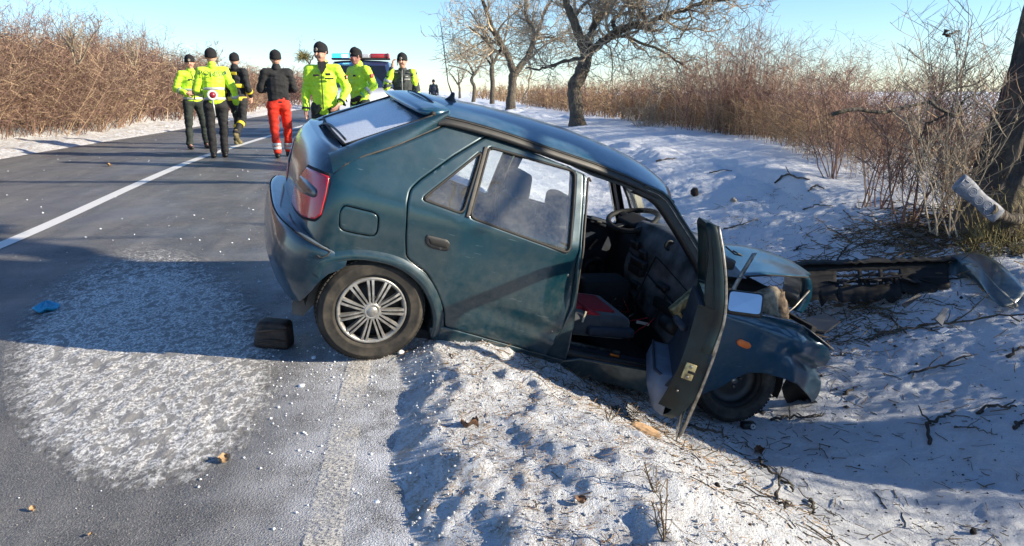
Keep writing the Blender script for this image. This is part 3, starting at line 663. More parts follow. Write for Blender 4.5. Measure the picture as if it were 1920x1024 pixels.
# mud flap
mf = [cy(a, b, -.70) for a, b in [(601, 524), (606, 528), (592, 565), (568, 592), (548, 588), (547, 570), (556, 550), (585, 535)]]
mfo = mesh_obj('mud_flap', mf, [list(range(8))], simple('muddy_rubber', (.10, .095, .09), .7, var=.4), car, False); m = mfo.modifiers.new('s', 'SOLIDIFY'); m.thickness = .008

# wheels ------------------------------------------------------------
def wheel(c, parent, trim=True, steer=0, side=-1, camber=0):
    w_ = empty('wheel'); w_.parent = parent; w_.location = c; w_.rotation_euler = (camber, 0, steer)
    s = side
    prof = [(.178, s*.055), (.188, s*.072), (.197, s*.082), (.200, s*.086), (.204, s*.084), (.220, s*.088), (.243, s*.086), (.247, s*.088), (.251, s*.084), (.266, s*.074), (.277, s*.058), (.279, s*.02), (.279, -s*.04), (.272, -s*.07), (.24, -s*.09), (.19, -s*.08), (.175, -s*.05)]
    ty = lathe('tyre', prof, M_TYRE, w_, n=64)
    V = []; F = []                                                  # tread blocks
    for i in range(72):
        for k, (y0, y1) in enumerate(((-.062, -.040), (-.034, -.012), (-.006, .016), (.022, .044), (.048, .066))):
            a0 = 2*math.pi*(i+.06+.35*(k % 2))/72; a1 = a0+2*math.pi*.74/72; r0, r1 = .274, .283 if k in (1, 2, 3) else .2805; b = len(V)
            for r_ in (r0, r1):
                for a, y in ((a0, y0), (a1, y0), (a1, y1), (a0, y1)): V.append((r_*math.cos(a), s*-y*-1, r_*math.sin(a)))
            F += [[b+4, b+5, b+6, b+7], [b, b+1, b+5, b+4], [b+1, b+2, b+6, b+5], [b+2, b+3, b+7, b+6], [b+3, b, b+4, b+7]]
    o = mesh_obj('tread', V, F, M_TYRE, ty, False); tag(o, kind='stuff')
    lathe('rim', [(.182, s*.066), (.178, s*.050), (.168, s*.045), (.160, s*.02), (.155, 0), (.10, .0), (.06, s*.02), (0, s*.02)], M_BLK, w_, n=48)
    if trim:
        tr = lathe('wheel_trim', [(.183, s*.062), (.181, s*.074), (.172, s*.077), (.163, s*.070), (.158, s*.055)], M_ALU, w_, n=60)
        lathe('trim_hub', [(.052, s*.060), (.047, s*.080), (.031, s*.088), (.029, s*.084), (.026, s*.090), (0, s*.092)], M_ALU, tr, n=36)
        for i in range(11):
            for q in (-1, 1):
                a = 2*math.pi*(i+.3)/11; V = []
                for r_, off, hw, y in ((.036, .0085, .0065, .082), (.09, .0095, .0080, .084), (.14, .0110, .0090, .080), (.170, .0125, .0115, .073)):
                    for hh in (-1, 1):
                        tx = q*off+hh*hw*.62; V.append((r_*math.cos(a)-tx*math.sin(a), s*y, r_*math.sin(a)+tx*math.cos(a)))
                        V.append((r_*math.cos(a)-tx*math.sin(a)*1.15, s*(y-.022), r_*math.sin(a)+tx*math.cos(a)*1.15))
                F = []
                for k in range(3):
                    b = 4*k; F += [[b, b+2, b+6, b+4], [b+1, b, b+4, b+5], [b+2, b+3, b+7, b+6]]
                F.append([12, 14, 15, 13]); mesh_obj('spoke', V, F, M_ALU, tr, False)
    else:
        for i in range(4):
            a = math.pi/2*i+.4; lathe('wheel_bolt', [(.009, s*.02), (.009, s*.036), (0, s*.038)], M_METAL, w_, 'Y', (.05*math.cos(a), 0, .05*math.sin(a)), 8)
        lathe('hub_cap', [(.026, s*.02), (.024, s*.05), (0, s*.054)], M_METAL, w_, 'Y', (0, 0, 0), 20)
    return w_
wheel((0, -.715, .285), car); wheel((0, .715, .285), car, side=1)
wheel((2.47, -.66, .275), car, trim=False, steer=R(-12), camber=R(-6)); wheel((2.44, .70, .28), car, trim=False, side=1)
# wheel-house liners
for sd in (-1, 1):
    for xw in (0, 2.46):
        rows = [[[xw+rr_*math.cos(a), sd*y, .27+rr_*math.sin(a)] for a in np.linspace(-.1, math.pi+.1, 20)] for rr_, y in ((.33, .78), (.335, .55), (.20, .50), (.01, .50))]
        loft('wheel_house', rows, M_DARK, car)
# floor pan, firewall, tail underside
box('floor_pan', (.95, 0, .20), (2.1, 1.5, .05), M_DARK, car, .01); box('rear_floor', (-.22, 0, .42), (.42, 1.1, .06), M_DARK, car, .02); box('firewall', (2.08, 0, .55), (.04, 1.42, .72), M_DARK, car, .01)
box('load_bay_trim', (-.10, .0, .60), (.55, 1.25, .30), M_INT, car, .03); box('rear_silencer', (-.25, .30, .24), (.22, .45, .14), M_RUST, car, .05)

# interior
def cushion(name, c, s, mat, parent, rot=None, bev=.05): return box(name, c, s, mat, parent, bev, rot, 4)
def ry(a): return Matrix.Rotation(a, 3, 'Y')
rs = empty('rear_seat'); rs.parent = car
cushion('seat_cushion', (.62, 0, .44), (.48, 1.24, .16), M_SEAT, rs); cushion('seat_back', (.28, 0, .68), (.14, 1.24, .52), M_SEAT, rs, ry(R(-18)))
def seat(y, red=True):
    st_ = empty('front_seat'); st_.parent = car
    cushion('seat_cushion', (1.40, y, .40), (.50, .48, .15), M_SEAT, st_, ry(R(-6)), .06)
    if red: cushion('seat_cover', (1.40, y, .475), (.30, .30, .03), M_RED, st_, ry(R(-6)), .014)
    cushion('seat_back', (1.10, y, .66), (.13, .47, .56), M_SEAT, st_, ry(R(-14)), .055)
    cushion('headrest', (1.015, y, 1.005), (.10, .27, .19), M_SEAT, st_, ry(R(-10)), .045)
    for q in (-.06, .06): tube_obj('headrest_post', [(1.04, y+q, .90), (1.02, y+q, .96)], .006, M_METAL, st_, 6)
    for q in (-.2, .2): bar('seat_rail', (1.15, y+q, .25), (1.65, y+q, .25), .03, .04, M_METAL, st_)
seat(-.36); seat(.36)
ds = empty('dashboard'); ds.parent = car
c1 = [cy(1203, 412, .25), cy(1258, 435, -.10), cy(1300, 480, -.45), cy(1326, 512, -.66)]        # top edge
c2 = [cy(1180, 468, .20), cy(1218, 512, -.10), cy(1262, 560, -.42), cy(1290, 590, -.62)]        # crease
c3 = [cy(1170, 520, .15), cy(1192, 570, -.10), cy(1232, 625, -.40), cy(1262, 668, -.58)]        # bottom
n_ = 16; A_, B_, C_ = (spline(c, n_) for c in (c1, c2, c3)); back = [p+np.array([.30, 0, .03]) for p in A_]; und = [p+np.array([.28, 0, -.02]) for p in C_]
rows = [np.array(back)]
for f in (0, .06): rows.append(A_*(1-f)+B_*f+np.array([.02 if f == 0 else -.01, 0, 0]))
for f in (.3, .6, .85, .97): rows.append(A_*(1-f)+B_*f+np.array([-.025, 0, .01])*math.sin(f*math.pi))
for f in (0.03, .3, .6, .9, 1): rows.append(B_*(1-f)+C_*f+np.array([-.02, 0, 0])*math.sin(f*math.pi))
rows.append(np.array(und)); loft('dash_shell', np.array(rows), M_DASH, ds)
def dash_p(s, f, o=.0):
    a = A_[int(s*(n_-1))]; b = B_[int(s*(n_-1))]; c = C_[int(s*(n_-1))]
    p = a*(1-f)+b*f if f < 1 else b*(2-f)+c*(f-1); return p+np.array([-o-.012, -o, o*.5])
for (s0, f0, s1, f1) in ((.35, 1.06, .97, 1.06), (.35, .62, .97, .62), (.62, 1.1, .60, 1.95), (.34, .62, .34, 1.9), (.05, 1.0, .35, 1.0)):
    pts_ = [dash_p(s0+(s1-s0)*q, f0+(f1-f0)*q, .010) for q in np.linspace(0, 1, 8)]; tube_obj('dash_seam', pts_, .005, M_DARK, ds, 5)
box('radio_slot', dash_p(.24, 1.25, .012), (.05, .17, .06), M_DARK, ds, .008, ry(R(-15))); box('radio', dash_p(.22, 1.02, .02), (.05, .18, .055), M_BLK, ds, .01, ry(R(-15))); box('glove_shelf', dash_p(.72, 1.30, .010), (.04, .30, .07), M_DARK, ds, .01, ry(R(-10))); box('torn_duct', dash_p(.86, 1.55, .03), (.10, .14, .09), M_BLK, ds, .03, ry(R(25))); box('ashtray', dash_p(.28, 1.6, .012), (.04, .12, .05), M_BLK, ds, .008, ry(R(-8)))  # slot, shelf and ashtray are dark boxes standing in for shaded hollows
gb_ = dash_p(.55, .98, .02); box('glovebox_latch', gb_, (.05, .11, .035), M_BLK, ds, .01, ry(R(-20)))
for s_, f_ in ((.12, .75), (.22, .80)): box('dash_vent', dash_p(s_, f_, .015), (.03, .09, .06), M_BLK, ds, .01, ry(R(-25)))
lathe('round_vent', [(.035, 0), (.038, -.012), (.028, -.016), (.02, -.004), (0, -.004)], M_BLK, ds, 'Y', dash_p(.42, .25, .02), 24)
pod = cy(1232, 440, .22); box('instrument_cluster', pod, (.14, .30, .13), M_BLK, ds, .04, ry(R(-20)), 4)
box('centre_console', (1.72, .02, .42), (.36, .22, .34), M_DARK, ds, .03, ry(R(-14))); bar('gear_lever', (1.55, .03, .30), (1.50, .02, .55), .02, .02, M_BLK, ds)
for i in range(9):                                                   # torn wiring and brackets below the dash
    g = np.random.default_rng(40+i); a = np.array([1.65+.25*g.random(), -.5+.6*g.random(), .50]); pts_ = [a]
    for k in range(5): pts_.append(pts_[-1]+[(g.random()-.6)*.08, (g.random()-.5)*.10, -.05*g.random()-.01])
    tube_obj('loose_wire', spline(pts_, 14), .0035, (M_RED, M_BLK, M_METAL)[i % 3], ds, 5)
br = cy(1290, 575, -.66); b1 = box('torn_bracket', br, (.16, .05, .22), M_BRASS, ds, .015, ry(R(35))); box('bracket_plate', br+[.05, -.035, .03], (.05, .03, .10), M_METAL, ds, .01, ry(R(20))); box('bracket_plate', br+[-.02, -.04, -.04], (.07, .02, .05), M_BLK, ds, .008, ry(R(35))); box('bracket_plate', br+[.02, -.045, .06], (.035, .02, .03), M_BRASS, ds, .006, ry(R(50)))
br = cy(1322, 560, -.70); box('torn_bracket', br, (.07, .04, .13), M_BRASS, ds, .015, ry(R(10)))
# steering wheel
swc = cy(1187, 411, .36); nrm = Vector((-.50, -.10, .86)).normalized(); Mw = nrm.to_track_quat('Z', 'Y').to_matrix()
sw = empty('steering_wheel'); sw.parent = car; sw.location = swc; sw.rotation_euler = Mw.to_euler()
tube_obj('rim', [(.18*math.cos(a), .18*math.sin(a),     .012*math.sin(2*a)) for a in np.linspace(0, 2*math.pi, 49)], .020, M_RUB, sw, 10, False)
cushion('hub_pad', (0, 0, -.020), (.20, .15, .06), M_RUB, sw, None, .02)
for a in (0.1, math.pi-.1): bar('spoke', (.06*math.cos(a), .06*math.sin(a), -.02), (.175*math.cos(a), .175*math.sin(a), 0), .05, .016, M_BLK, sw)
bar('spoke', (0, -.05, -.02), (0, -.175, 0), .05, .016, M_BLK, sw); tube_obj('steering_column', [(0, 0, -.03), (0, .02, -.35)], .03, M_BLK, sw, 10)
bar('control_stalk', (0, 0, -.08), (.2, .05, -.06), .015, .012, M_BLK, sw)
# clutter on the sill side floor
cl1 = cy(1110, 585, -.45); cushion('cloth', cl1, (.22, .25, .05), M_RED, car, ry(R(10)), .02)
cl2 = cy(1130, 610, -.50); cushion('cloth', cl2, (.32, .28, .06), M_INT, car, ry(R(-8)), .025)
box('paper_tag', cy(1095, 594, -.60), (.012, .01, .07), simple('cream_paper', (.7, .66, .5), .8), car, .002)
box('orange_reflector', cy(1152, 667, -.70), (.06, .02, .018), M_ORANGE, car, .004)
pk = cy(1205, 606, -.35); box('white_label', pk, (.10, .01, .02), simple('dull_white_label', (.5, .5, .48), .7), car, .002)
box('sill_step', (1.42, -.735, .262), (.95, .09, .03), M_BLK, car, .01)
box('inner_sill', (1.42, -.66, .24), (.95, .10, .06), M_INT, car, .02)

# front door, opened about 60 degrees around its front hinge
HX, HY, OA = 1.90, -.795, R(60)
dm = np.array([[math.cos(OA), -math.sin(OA), 0], [math.sin(OA), math.cos(OA), 0], [0, 0, 1]]); dt = np.array([HX, HY, 0])-dm@np.array([HX, HY, 0]); DM = (dm, dt)
def bend(surf, amp=1):
    def f(u, z, d=0):
        p = surf(u, z, d); x = p[..., 0]; k = sst(1.35, 1.02, x) if False else 1-sst(1.02, 1.4, x)
        p[..., 1] += amp*(-.035*k*np.exp(-((z-.35)/.18)**2)+.02*k*np.sin(z*9)); return p
    return f
fo = [(1.235, 1.262), (1.245, .86), (1.275, .60), (1.31, .42), (1.36, .27), (1.45, .215), (2.02, .215), (2.09, .45), (2.10, .80), (2.03, .915), (1.90, 1.03), (1.72, 1.22), (1.50, 1.262)]
fo = [(a-.02, b) for a, b in fo]; fw_ = [(1.275, 1.225), (1.285, .885), (1.99, .885), (1.86, 1.01), (1.69, 1.195), (1.50, 1.232)]
fd = panel('front_door', fo, bend(Q), M_EDGE2, car, holes=[fw_], sm=1, gap=.001, depth=.055, M=DM)
lowc = [(1.235, .875), (1.27, .60), (1.31, .42), (1.37, .27), (1.45, .235), (2.0, .235), (2.07, .45), (2.08, .80), (2.0, .875)]
panel('inner_frame', fo, lambda u, z, d=0: bend(Q)(u, z,   .055+d*.1), M_EDGE2, fd, holes=[fw_], sm=1, gap=.002, depth=.002, M=DM)
panel('door_card', [(a, b) for a, b in lowc], lambda u, z, d=0: Q(u, z, .085+.045*np.exp(-((z-.36)/.11)**2)-d), M_INT, fd, sm=1, gap=.03, depth=.07, M=DM)
def D(x, y, z): return dm@np.array([x, y, z])+dt
el = []
for (u, z) in [(1.26, .88), (1.29, .60), (1.325, .42), (1.37, .30)]: el.append([D(*(Q(u-.035, z, -.004)+[0, 0, 0])), D(*(Q(u-.037, z, .055)+[-.004, 0, 0])), D(*Q(u-.03, z, .11))])
loft('door_edge', np.array([spline([e[k] for e in el], 12) for k in range(3)]), M_EDGE2, fd)
for (z, nm, mt, sx) in ((.54, 'latch_plate', M_BRASS, (.018, .055, .085)),):
    px_ = XC+float(np.interp(z, [.42, .60, .88], [1.29, 1.255, 1.225])); b_ = box(nm, (0, 0, 0), sx, mt, fd, .004); Rm = Matrix(dm.tolist()).to_4x4()
    b_.matrix_local = Matrix.Translation(D(px_-.012, -.755, z)) @ Rm
    for dz in (-.028, .028):
        c_ = box('latch_bolt', (0, 0, 0), (.01, .014, .014), M_METAL, b_, .004); c_.location = (-.012, 0, dz)
    c_ = box('latch_slot', (0, 0, 0), (.012, .035, .014), M_DARK, b_, .002); c_.location = (-.006, -.012, 0)
c_ = box('door_screw', (0, 0, 0), (.01, .012, .012), M_METAL, fd, .004); c_.location = D(XC+1.285-.012, -.74, .42)
# storage bin on the inside of the door
bn = []
for x in np.linspace(1.15, 1.8, 12):
    k = math.sin(math.pi*min(1, (x-1.10)/.12)/2); bn.append([D(x, -.71, .46), D(x, -.70+.09*k, .45), D(x, -.70+.10*k, .36), D(x, -.71+.05*k, .26), D(x, -.73, .24)])
loft('door_bin', bn, simple('pale_grey_door_bin', (.14, .17, .23), .6, var=.2), fd, caps=True)
tube_obj('door_bin_edge', [b_[1] for b_ in bn], .008, M_INT, fd, 6)
tube_obj('armrest', [D(1.25, -.68, .70), D(1.4, -.665, .69), D(1.62, -.67, .66), D(1.7, -.70, .62)], .022, M_INT, fd, 8)
# window frame edge: the tall thick upright seen end on
wf = [D(XC+1.225, -.60, 1.265), D(XC+1.222, -.665, 1.15), D(XC+1.225, -.735, 1.0), D(XC+1.236, -.785, .84), D(XC+1.25, -.795, .66)]
rows = []
for p, q in zip(spline(wf, 14), np.linspace(0, 1, 14)):
    o_ = np.array([0, -.001, 0]); X_ = dm@np.array([1, 0, 0]); Y_ = dm@np.array([0, 1, 0]); wd = .030+.010*q; rows.append([p-Y_*wd-X_*.0, p-Y_*wd*.4-X_*.014, p+Y_*wd*.4-X_*.014, p+Y_*wd, p+Y_*wd*.8+X_*.03, p-Y_*wd*.8+X_*.03])
loft('window_frame', rows, M_EDGE2, fd, closed=True, caps=True)
tube_obj('chrome_strip', [r_[0]*.75+r_[1]*.25 for r_ in rows], .008, M_METAL, fd, 6)
tube_obj('bent_edge', spline([D(XC+1.235, -.812, .86), D(XC+1.25, -.835, .70), D(XC+1.27, -.845, .52), D(XC+1.31, -.85, .38), D(XC+1.36, -.855, .22), D(XC+1.42, -.86, .15)], 20), [.008]*10+[.010]*10, M_METAL, fd, 5)
loft('torn_skin', [[D(XC+1.30, -.815, .42), D(XC+1.36, -.83, .28), D(XC+1.44, -.86, .10)], [D(XC+1.36, -.81, .42), D(XC+1.5, -.82, .30), D(XC+1.56, -.83, .22)]], M_BODY, fd, thick=.004)
# mirror
mc = cy(1397, 568, -1.02)
mi = empty('door_mirror'); mi.parent = fd; mi.location = mc
fwd_ = Vector((CR.T@(CP-CT)-mc).tolist()).normalized(); zz_ = Vector((.06, 0, 1)); yv = zz_.cross(fwd_).normalized(); zv = fwd_.cross(yv); Rm = Matrix((fwd_, yv, zv)).transposed().to_4x4()
q_ = Matrix.Rotation(R(17), 3, 'X'); mi.rotation_euler = (Matrix((fwd_, yv, zv)).transposed() @ q_ @ Matrix.Rotation(R(-12), 3, 'Y')).to_euler()
box('mirror_housing', (-.025, 0, 0), (.055, .205, .145), M_BLK, mi, .024, None, 4); 
pm = resamp([(-.09, -.058), (.09, -.058), (.09, .058), (-.09, .058)], .008, 6); mesh_obj('mirror_glass', [(.0045, a, b) for a, b in pm]+[(.0065, 0, 0)], [[i, (i+1) % len(pm), len(pm)] for i in range(len(pm))], M_MIRROR, mi, False)
tube_obj('mirror_arm', [cy(1372, 566, -.93), mc+[-.02, .06, -.02]], .022, M_BLK, fd, 8)

# front end --------------------------------------------------------
fen = [cy(a, b, -.80) for a, b in [(1316, 560), (1357, 580), (1400, 588), (1450, 596), (1500, 610), (1530, 630), (1562, 656), (1556, 700), (1549, 740), (1541, 767), (1520, 745), (1490, 717), (1465, 706), (1432, 700), (1400, 702), (1375, 713), (1350, 730), (1318, 745), (1296, 740), (1296, 640)]]
def Fn(x, z, d=0):
    x = np.asarray(x, float); z = np.asarray(z, float); y = Wz(np.clip(z, 0, .9))-d-.05*sst(2.9, 3.3, x)
    y = y+.030*np.sin(x*9+z*5)*sst(2.3, 2.8, x)-.07*np.exp(-(((z-.56+.22*(x-2.7))/.035)**2))*sst(2.55, 2.8, x)+.04*np.exp(-(((x-2.75)/.06)**2+((z-.60)/.10)**2))
    y = y-.05*np.exp(-(((z-.74+.05*(x-2.3))/.025)**2))+(fbm(x*7, z*7, 3, 61)-.5)*.05*sst(2.2, 2.7, x)
    return np.stack([x+.012*np.sin(z*25)*sst(2.9, 3.1, x), -y, z+0*y], -1)
fo_ = panel('front_fender', [(p[0], p[2]) for p in fen], Fn, M_FEND, car, h=.015, sm=1, gap=0, depth=.006, grid=.025)
ind = [cy(a, b, -.80) for a, b in [(1380, 636), (1386, 634), (1402, 641), (1406, 646), (1404, 651), (1397, 652), (1382, 646), (1379, 641)]]
panel('side_indicator', [(p[0], p[2]) for p in ind], lambda x, z, d=0: Fn(x, z, d-.012), M_ORANGE, fo_, h=.006, sm=1, gap=0, depth=.03, grid=.02)
te = [cy(a, b, -.79) for a, b in [(1316, 560), (1357, 580), (1400, 588), (1450, 596), (1500, 610), (1530, 630), (1562, 656)]]; Te = spline(te, 24); g9 = np.random.default_rng(9)
Ti = Te+np.array([0, .13, -.03])+g9.normal(0, .008, Te.shape); Tm = Te*.5+Ti*.5+[0, 0, .015]+g9.normal(0, .006, Te.shape); loft('fender_top', [Te, Tm, Ti, Ti+[0, .02, -.10]], M_FEND, fo_, thick=.003)
tube_obj('torn_edge', Te[6:]+[0, -.002, .003], .004, M_METAL, fo_, 5)
# crumpled bonnet
e0 = [cy(a, b, y) for (a, b), y in zip([(1310, 500), (1350, 519), (1400, 517), (1440, 515), (1480, 517), (1516, 519)], (-.66, -.62, -.60, -.58, -.55, -.50))]
e1 = [cy(a, b, y) for (a, b), y in zip([(1305, 470), (1345, 486), (1395, 485), (1440, 490), (1480, 502), (1517, 516)], (-.30, -.28, -.26, -.26, -.28, -.36))]
e2 = [cy(a, b, y) for (a, b), y in zip([(1300, 440), (1340, 455), (1395, 462), (1445, 474), (1480, 488), (1515, 513)], (.10, .08, .06, .02, -.04, -.22))]
e3 = [p+np.array([.05, .45, -.10]) for p in e2]; e4 = [p+np.array([-.1, .75, -.25]) for p in e2]
n_ = 22; E = [spline(e, n_) for e in (e0, e1, e2, e3, e4)]; rows = []
for i in range(n_):
    col_ = spline([E[k][i] for k in range(5)], 20); col_[:, 2] += (fbm(np.full(20, i*.35), np.arange(20)*.3, 3, 71)-.5)*.022; rows.append(col_)
bon = loft('bonnet', rows, M_BONN, car, thick=.006)
fr = spline([cy(a, b, -.50) for a, b in [(1516, 519), (1521, 535), (1518, 560), (1508, 578), (1500, 586)]], 10); fr2 = fr+np.array([-.05, .04, -.005]); fr3 = fr+np.array([.02, .30, -.01])
loft('bonnet_nose', [fr2, fr+[.0, -.01, 0], fr+[.03, .06, 0], fr3], M_BONN, bon, thick=.004)
tube_obj('bonnet_edge', E[0]+np.array([0, -.003, -.004]), .006, M_DARK, bon, 6); tube_obj('bonnet_edge', fr2, .005, M_METAL, bon, 5)
# engine bay
eb = empty('engine_bay'); eb.parent = car
box('engine_block', (2.45, .05, .52), (.55, .60, .45), M_DARK, eb, .05); box('dark_backing', (2.45, .12, .66), (.80, 1.0, .42), M_DARK, eb, .06); box('battery', (2.25, -.38, .76), (.24, .17, .18), M_BLK, eb, .012)  # large dark box added to make the engine bay read as shade
box('inner_wing', (2.55, -.62, .55), (.85, .03, .36), M_DARK, eb, .01); box('front_panel', (2.95, -.1, .55), (.05, 1.15, .40), M_DARK, eb, .01)
stc = cy(1440, 565, -.55); rows = []
for k, f in enumerate(np.linspace(0, 1, 8)):
    rr_ = .055+.07*f; rows.append([[stc[0]+.03+f*.05+rr_*math.cos(a)*(1+.2*math.sin(3*a+k)), stc[1]+rr_*math.sin(a), stc[2]+.09-.20*f+.012*math.sin(4*a+k)] for a in np.linspace(0, 2*math.pi, 20)])
loft('strut_tower', rows, M_RUST, eb, caps=True)
loft('bent_wing_sheet', [spline([cy(a, b, -.60) for a, b in [(1418, 546), (1446, 537), (1462, 545), (1478, 590)]], 10), spline([cy(a, b, -.64) for a, b in [(1425, 560), (1446, 556), (1450, 572), (1470, 600)]], 10), spline([cy(a, b, -.70) for a, b in [(1415, 575), (1440, 590), (1455, 592), (1475, 603)]], 10)], simple('dusty_beige_metal', (.30, .25, .18), .8, .1, var=.5, scale=20), eb, thick=.005)
sb_ = [cy(1410, 475, -.62), cy(1370, 545, -.66), cy(1385, 558, -.66)]; rows = []
S_ = spline(sb_, 10); loft('wiper_linkage', [S_+[0, 0, 0], S_+[.035, 0, .012], S_+[.038, .01, .0]], M_METAL, eb, thick=.003)
tube_obj('bent_bonnet_stay', [cy(1517, 545, -.5), cy(1490, 575, -.55), cy(1462, 598, -.6)], .008, M_METAL, eb, 6)
tube_obj('wiper_arm', [cy(1360, 462, -.35), cy(1378, 477, -.40), cy(1392, 480, -.45), cy(1374, 470, -.40)], .006, M_BLK, eb, 6)
box('cowl', cy(1335, 470, -.45)+[0, .3, -.03], (.12, 1.0, .07), M_BLK, eb, .02)
li = cy(1500, 745, -.66); loft('liner', [[cy(a, b, -.72) for a, b in [(1466, 728), (1480, 700), (1515, 740)]], [cy(a, b, -.60) for a, b in [(1470, 745), (1490, 725), (1540, 762)]], [cy(a, b, -.5) for a, b in [(1478, 760), (1500, 762), (1538, 766)]]], M_DARK, eb, thick=.006)
for i in range(10):
    g = np.random.default_rng(90+i); a = np.array([2.55+.5*g.random(), -.66+.3*g.random(), .55+.25*g.random()]); b_ = a+[(g.random()-.4)*.4, (g.random()-.5)*.25, (g.random()-.6)*.3]; bar('torn_strut', a, b_, .02+.03*g.random(), .01+.02*g.random(), (M_DARK, M_BLK, M_METAL, M_DARK)[i % 4], eb)
# antenna on the roof
ab = np.array([.22, -.02, 1.435]); zb = cy(845, 190, -.12); ab = zb+[0, 0, -.004]
an = empty('antenna'); an.parent = car
lathe('antenna_base', [(.038, -.005), (.034, .008), (.016, .03), (.010, .055), (0, .058)], M_BLK, an, 'Z', ab, 20)
tip = cy(826, 42, -.12); tube_obj('antenna_rod', [ab+[0, 0, .04], ab*.75+tip*.25, tip], [.005, .0028, .0017], M_BLK, an, 6)
wj = cy(788, 180, .1); box('washer_jet', wj, (.03, .012, .012), M_BLK, car, .004)
# windscreen, cracked, mostly fallen in along the lower edge
ws = [[[1.50+.10*(1-s*s)+.15*(s+1)+f*.37, s*(.54+.13*f), 1.32-.36*f] for s in np.linspace(-1, 1, 15)] for f in np.linspace(0, 1, 8)]
loft('windscreen', ws, M_GLASS2, car)
# ------------------------------------------------------------------ trees, hedges, undergrowth
def barkm(name, c, c2, sc=6):
    t = NT(name); v = t.co(); mp = t.n('ShaderNodeMapping'); t.l(v, mp.inputs[0]); mp.inputs['Scale'].default_value = (1, 1, .28)
    n = t.noise(mp.outputs[0], sc*3, 6, .7, .6); n2 = t.noise(v, 2.5, 4); vo = t.vor(mp.outputs[0], sc*4)
    col = t.mix(t.mr(n, .3, .7), c, c2); col = t.mix(t.mr(n2, .5, .75, 0, .55), col, (.26, .22, .13))
    return t.done(t.bsdf(col, .9, 0, t.bump(t.math('ADD', n, vo), .9, .05), spec=.2))
M_BARK = barkm('walnut_bark', (.05, .042, .035), (.15, .13, .105)); M_BARKD = barkm('dark_bark', (.03, .027, .025), (.12, .105, .09), 4)
def twigm(name, c1, c2, c3=None):
    t = NT(name); a = t.attr('tint'); r = t.n('ShaderNodeValToRGB'); t.l(a, r.inputs[0]); r.color_ramp.elements[0].color = c1+(1,); r.color_ramp.elements[1].color = c2+(1,)
    if c3: e = r.color_ramp.elements.new(.55); e.color = c3+(1,)
    return t.done(t.bsdf(r.outputs[0], .8, spec=.25))
M_TWIG = twigm('tree_twigs', (.15, .12, .095), (.42, .35, .25)); M_REDT = twigm('red_brown_twigs', (.075, .045, .04), (.44, .31, .21), (.23, .125, .10))
M_TAN = twigm('dry_tan_stems', (.13, .08, .05), (.52, .37, .22), (.28, .18, .10)); M_BROWN = twigm('brown_hedge_twigs', (.09, .055, .05), (.48, .36, .23), (.24, .15, .12))
def unit(v): return v/(np.linalg.norm(v)+1e-9)
def branch_sys(start, seed, levels, twist=.35, up=.12, k=7, rmin=.0035):
    """start: list of polylines (pts, radii). grows side branches; returns list per level of (P [n,k,3], R [n,k])"""
    g = np.random.default_rng(seed); out = []; cur = [(np.asarray(p, float), np.asarray(r, float)) for p, r in start]
    for lv in levels:                                            # lv: (n per metre, length lo, length hi, radius ratio, points, t0)
        P_, R_ = [], []
        for p, r in cur:
            L = np.linalg.norm(np.diff(p, axis=0), axis=1).sum(); n = g.poisson(lv[0]*L)
            for _ in range(int(n)):
                f = lv[5]+(1-lv[5])*g.random()**.8; x = f*(len(p)-1); i = min(int(x), len(p)-2); q = p[i]+(p[i+1]-p[i])*(x-i); d = unit(p[i+1]-p[i])
                s = unit(np.cross(d, g.normal(size=3))); a = .55+.6*g.random(); v = unit(d*math.cos(a)+s*math.sin(a)+np.array([0, 0, up]))
                l = (lv[1]+(lv[2]-lv[1])*g.random())*(1.15-.5*f); m = lv[4]; pts = [q]; st_ = l/(m-1)
                for _k in range(m-1):
                    v = unit(v+g.normal(size=3)*twist+np.array([0, 0, up*.5])); pts.append(pts[-1]+v*st_)
                r0 = max(rmin, (r[i]+(r[i+1]-r[i])*(x-i))*lv[3]); P_.append(pts); R_.append(np.linspace(r0, max(rmin*.75, r0*.3), m))
        if not P_: break
        P_ = np.array(P_); R_ = np.array(R_); out.append((P_, R_)); cur = list(zip(P_, R_))
    return out
def twig_mesh(name, sysl, mat, parent, seed=0, sides=3, kind=None):
    Vs, Fs, Ts, o = [], [], [], 0; g = np.random.default_rng(seed)
    for P_, R_ in sysl:
        V, F = tubes(P_, R_, sides); Vs.append(V); Fs.append(F+o); o += len(V); Ts.append(np.repeat(g.random(len(P_)), P_.shape[1]*sides))
    ob = np_mesh(name, np.vstack(Vs), np.vstack(Fs), mat, parent, False, {'tint': np.concatenate(Ts)}); tag(ob, kind=kind); return ob
def limb(pts, r0, r1, n=18, wob=.0, seed=0):
    p = spline(pts, n); g = np.random.default_rng(seed); p[1:-1] += g.normal(size=(n-2, 3))*wob; return p, np.linspace(r0, r1, n)*(1+.08*g.normal(size=n))
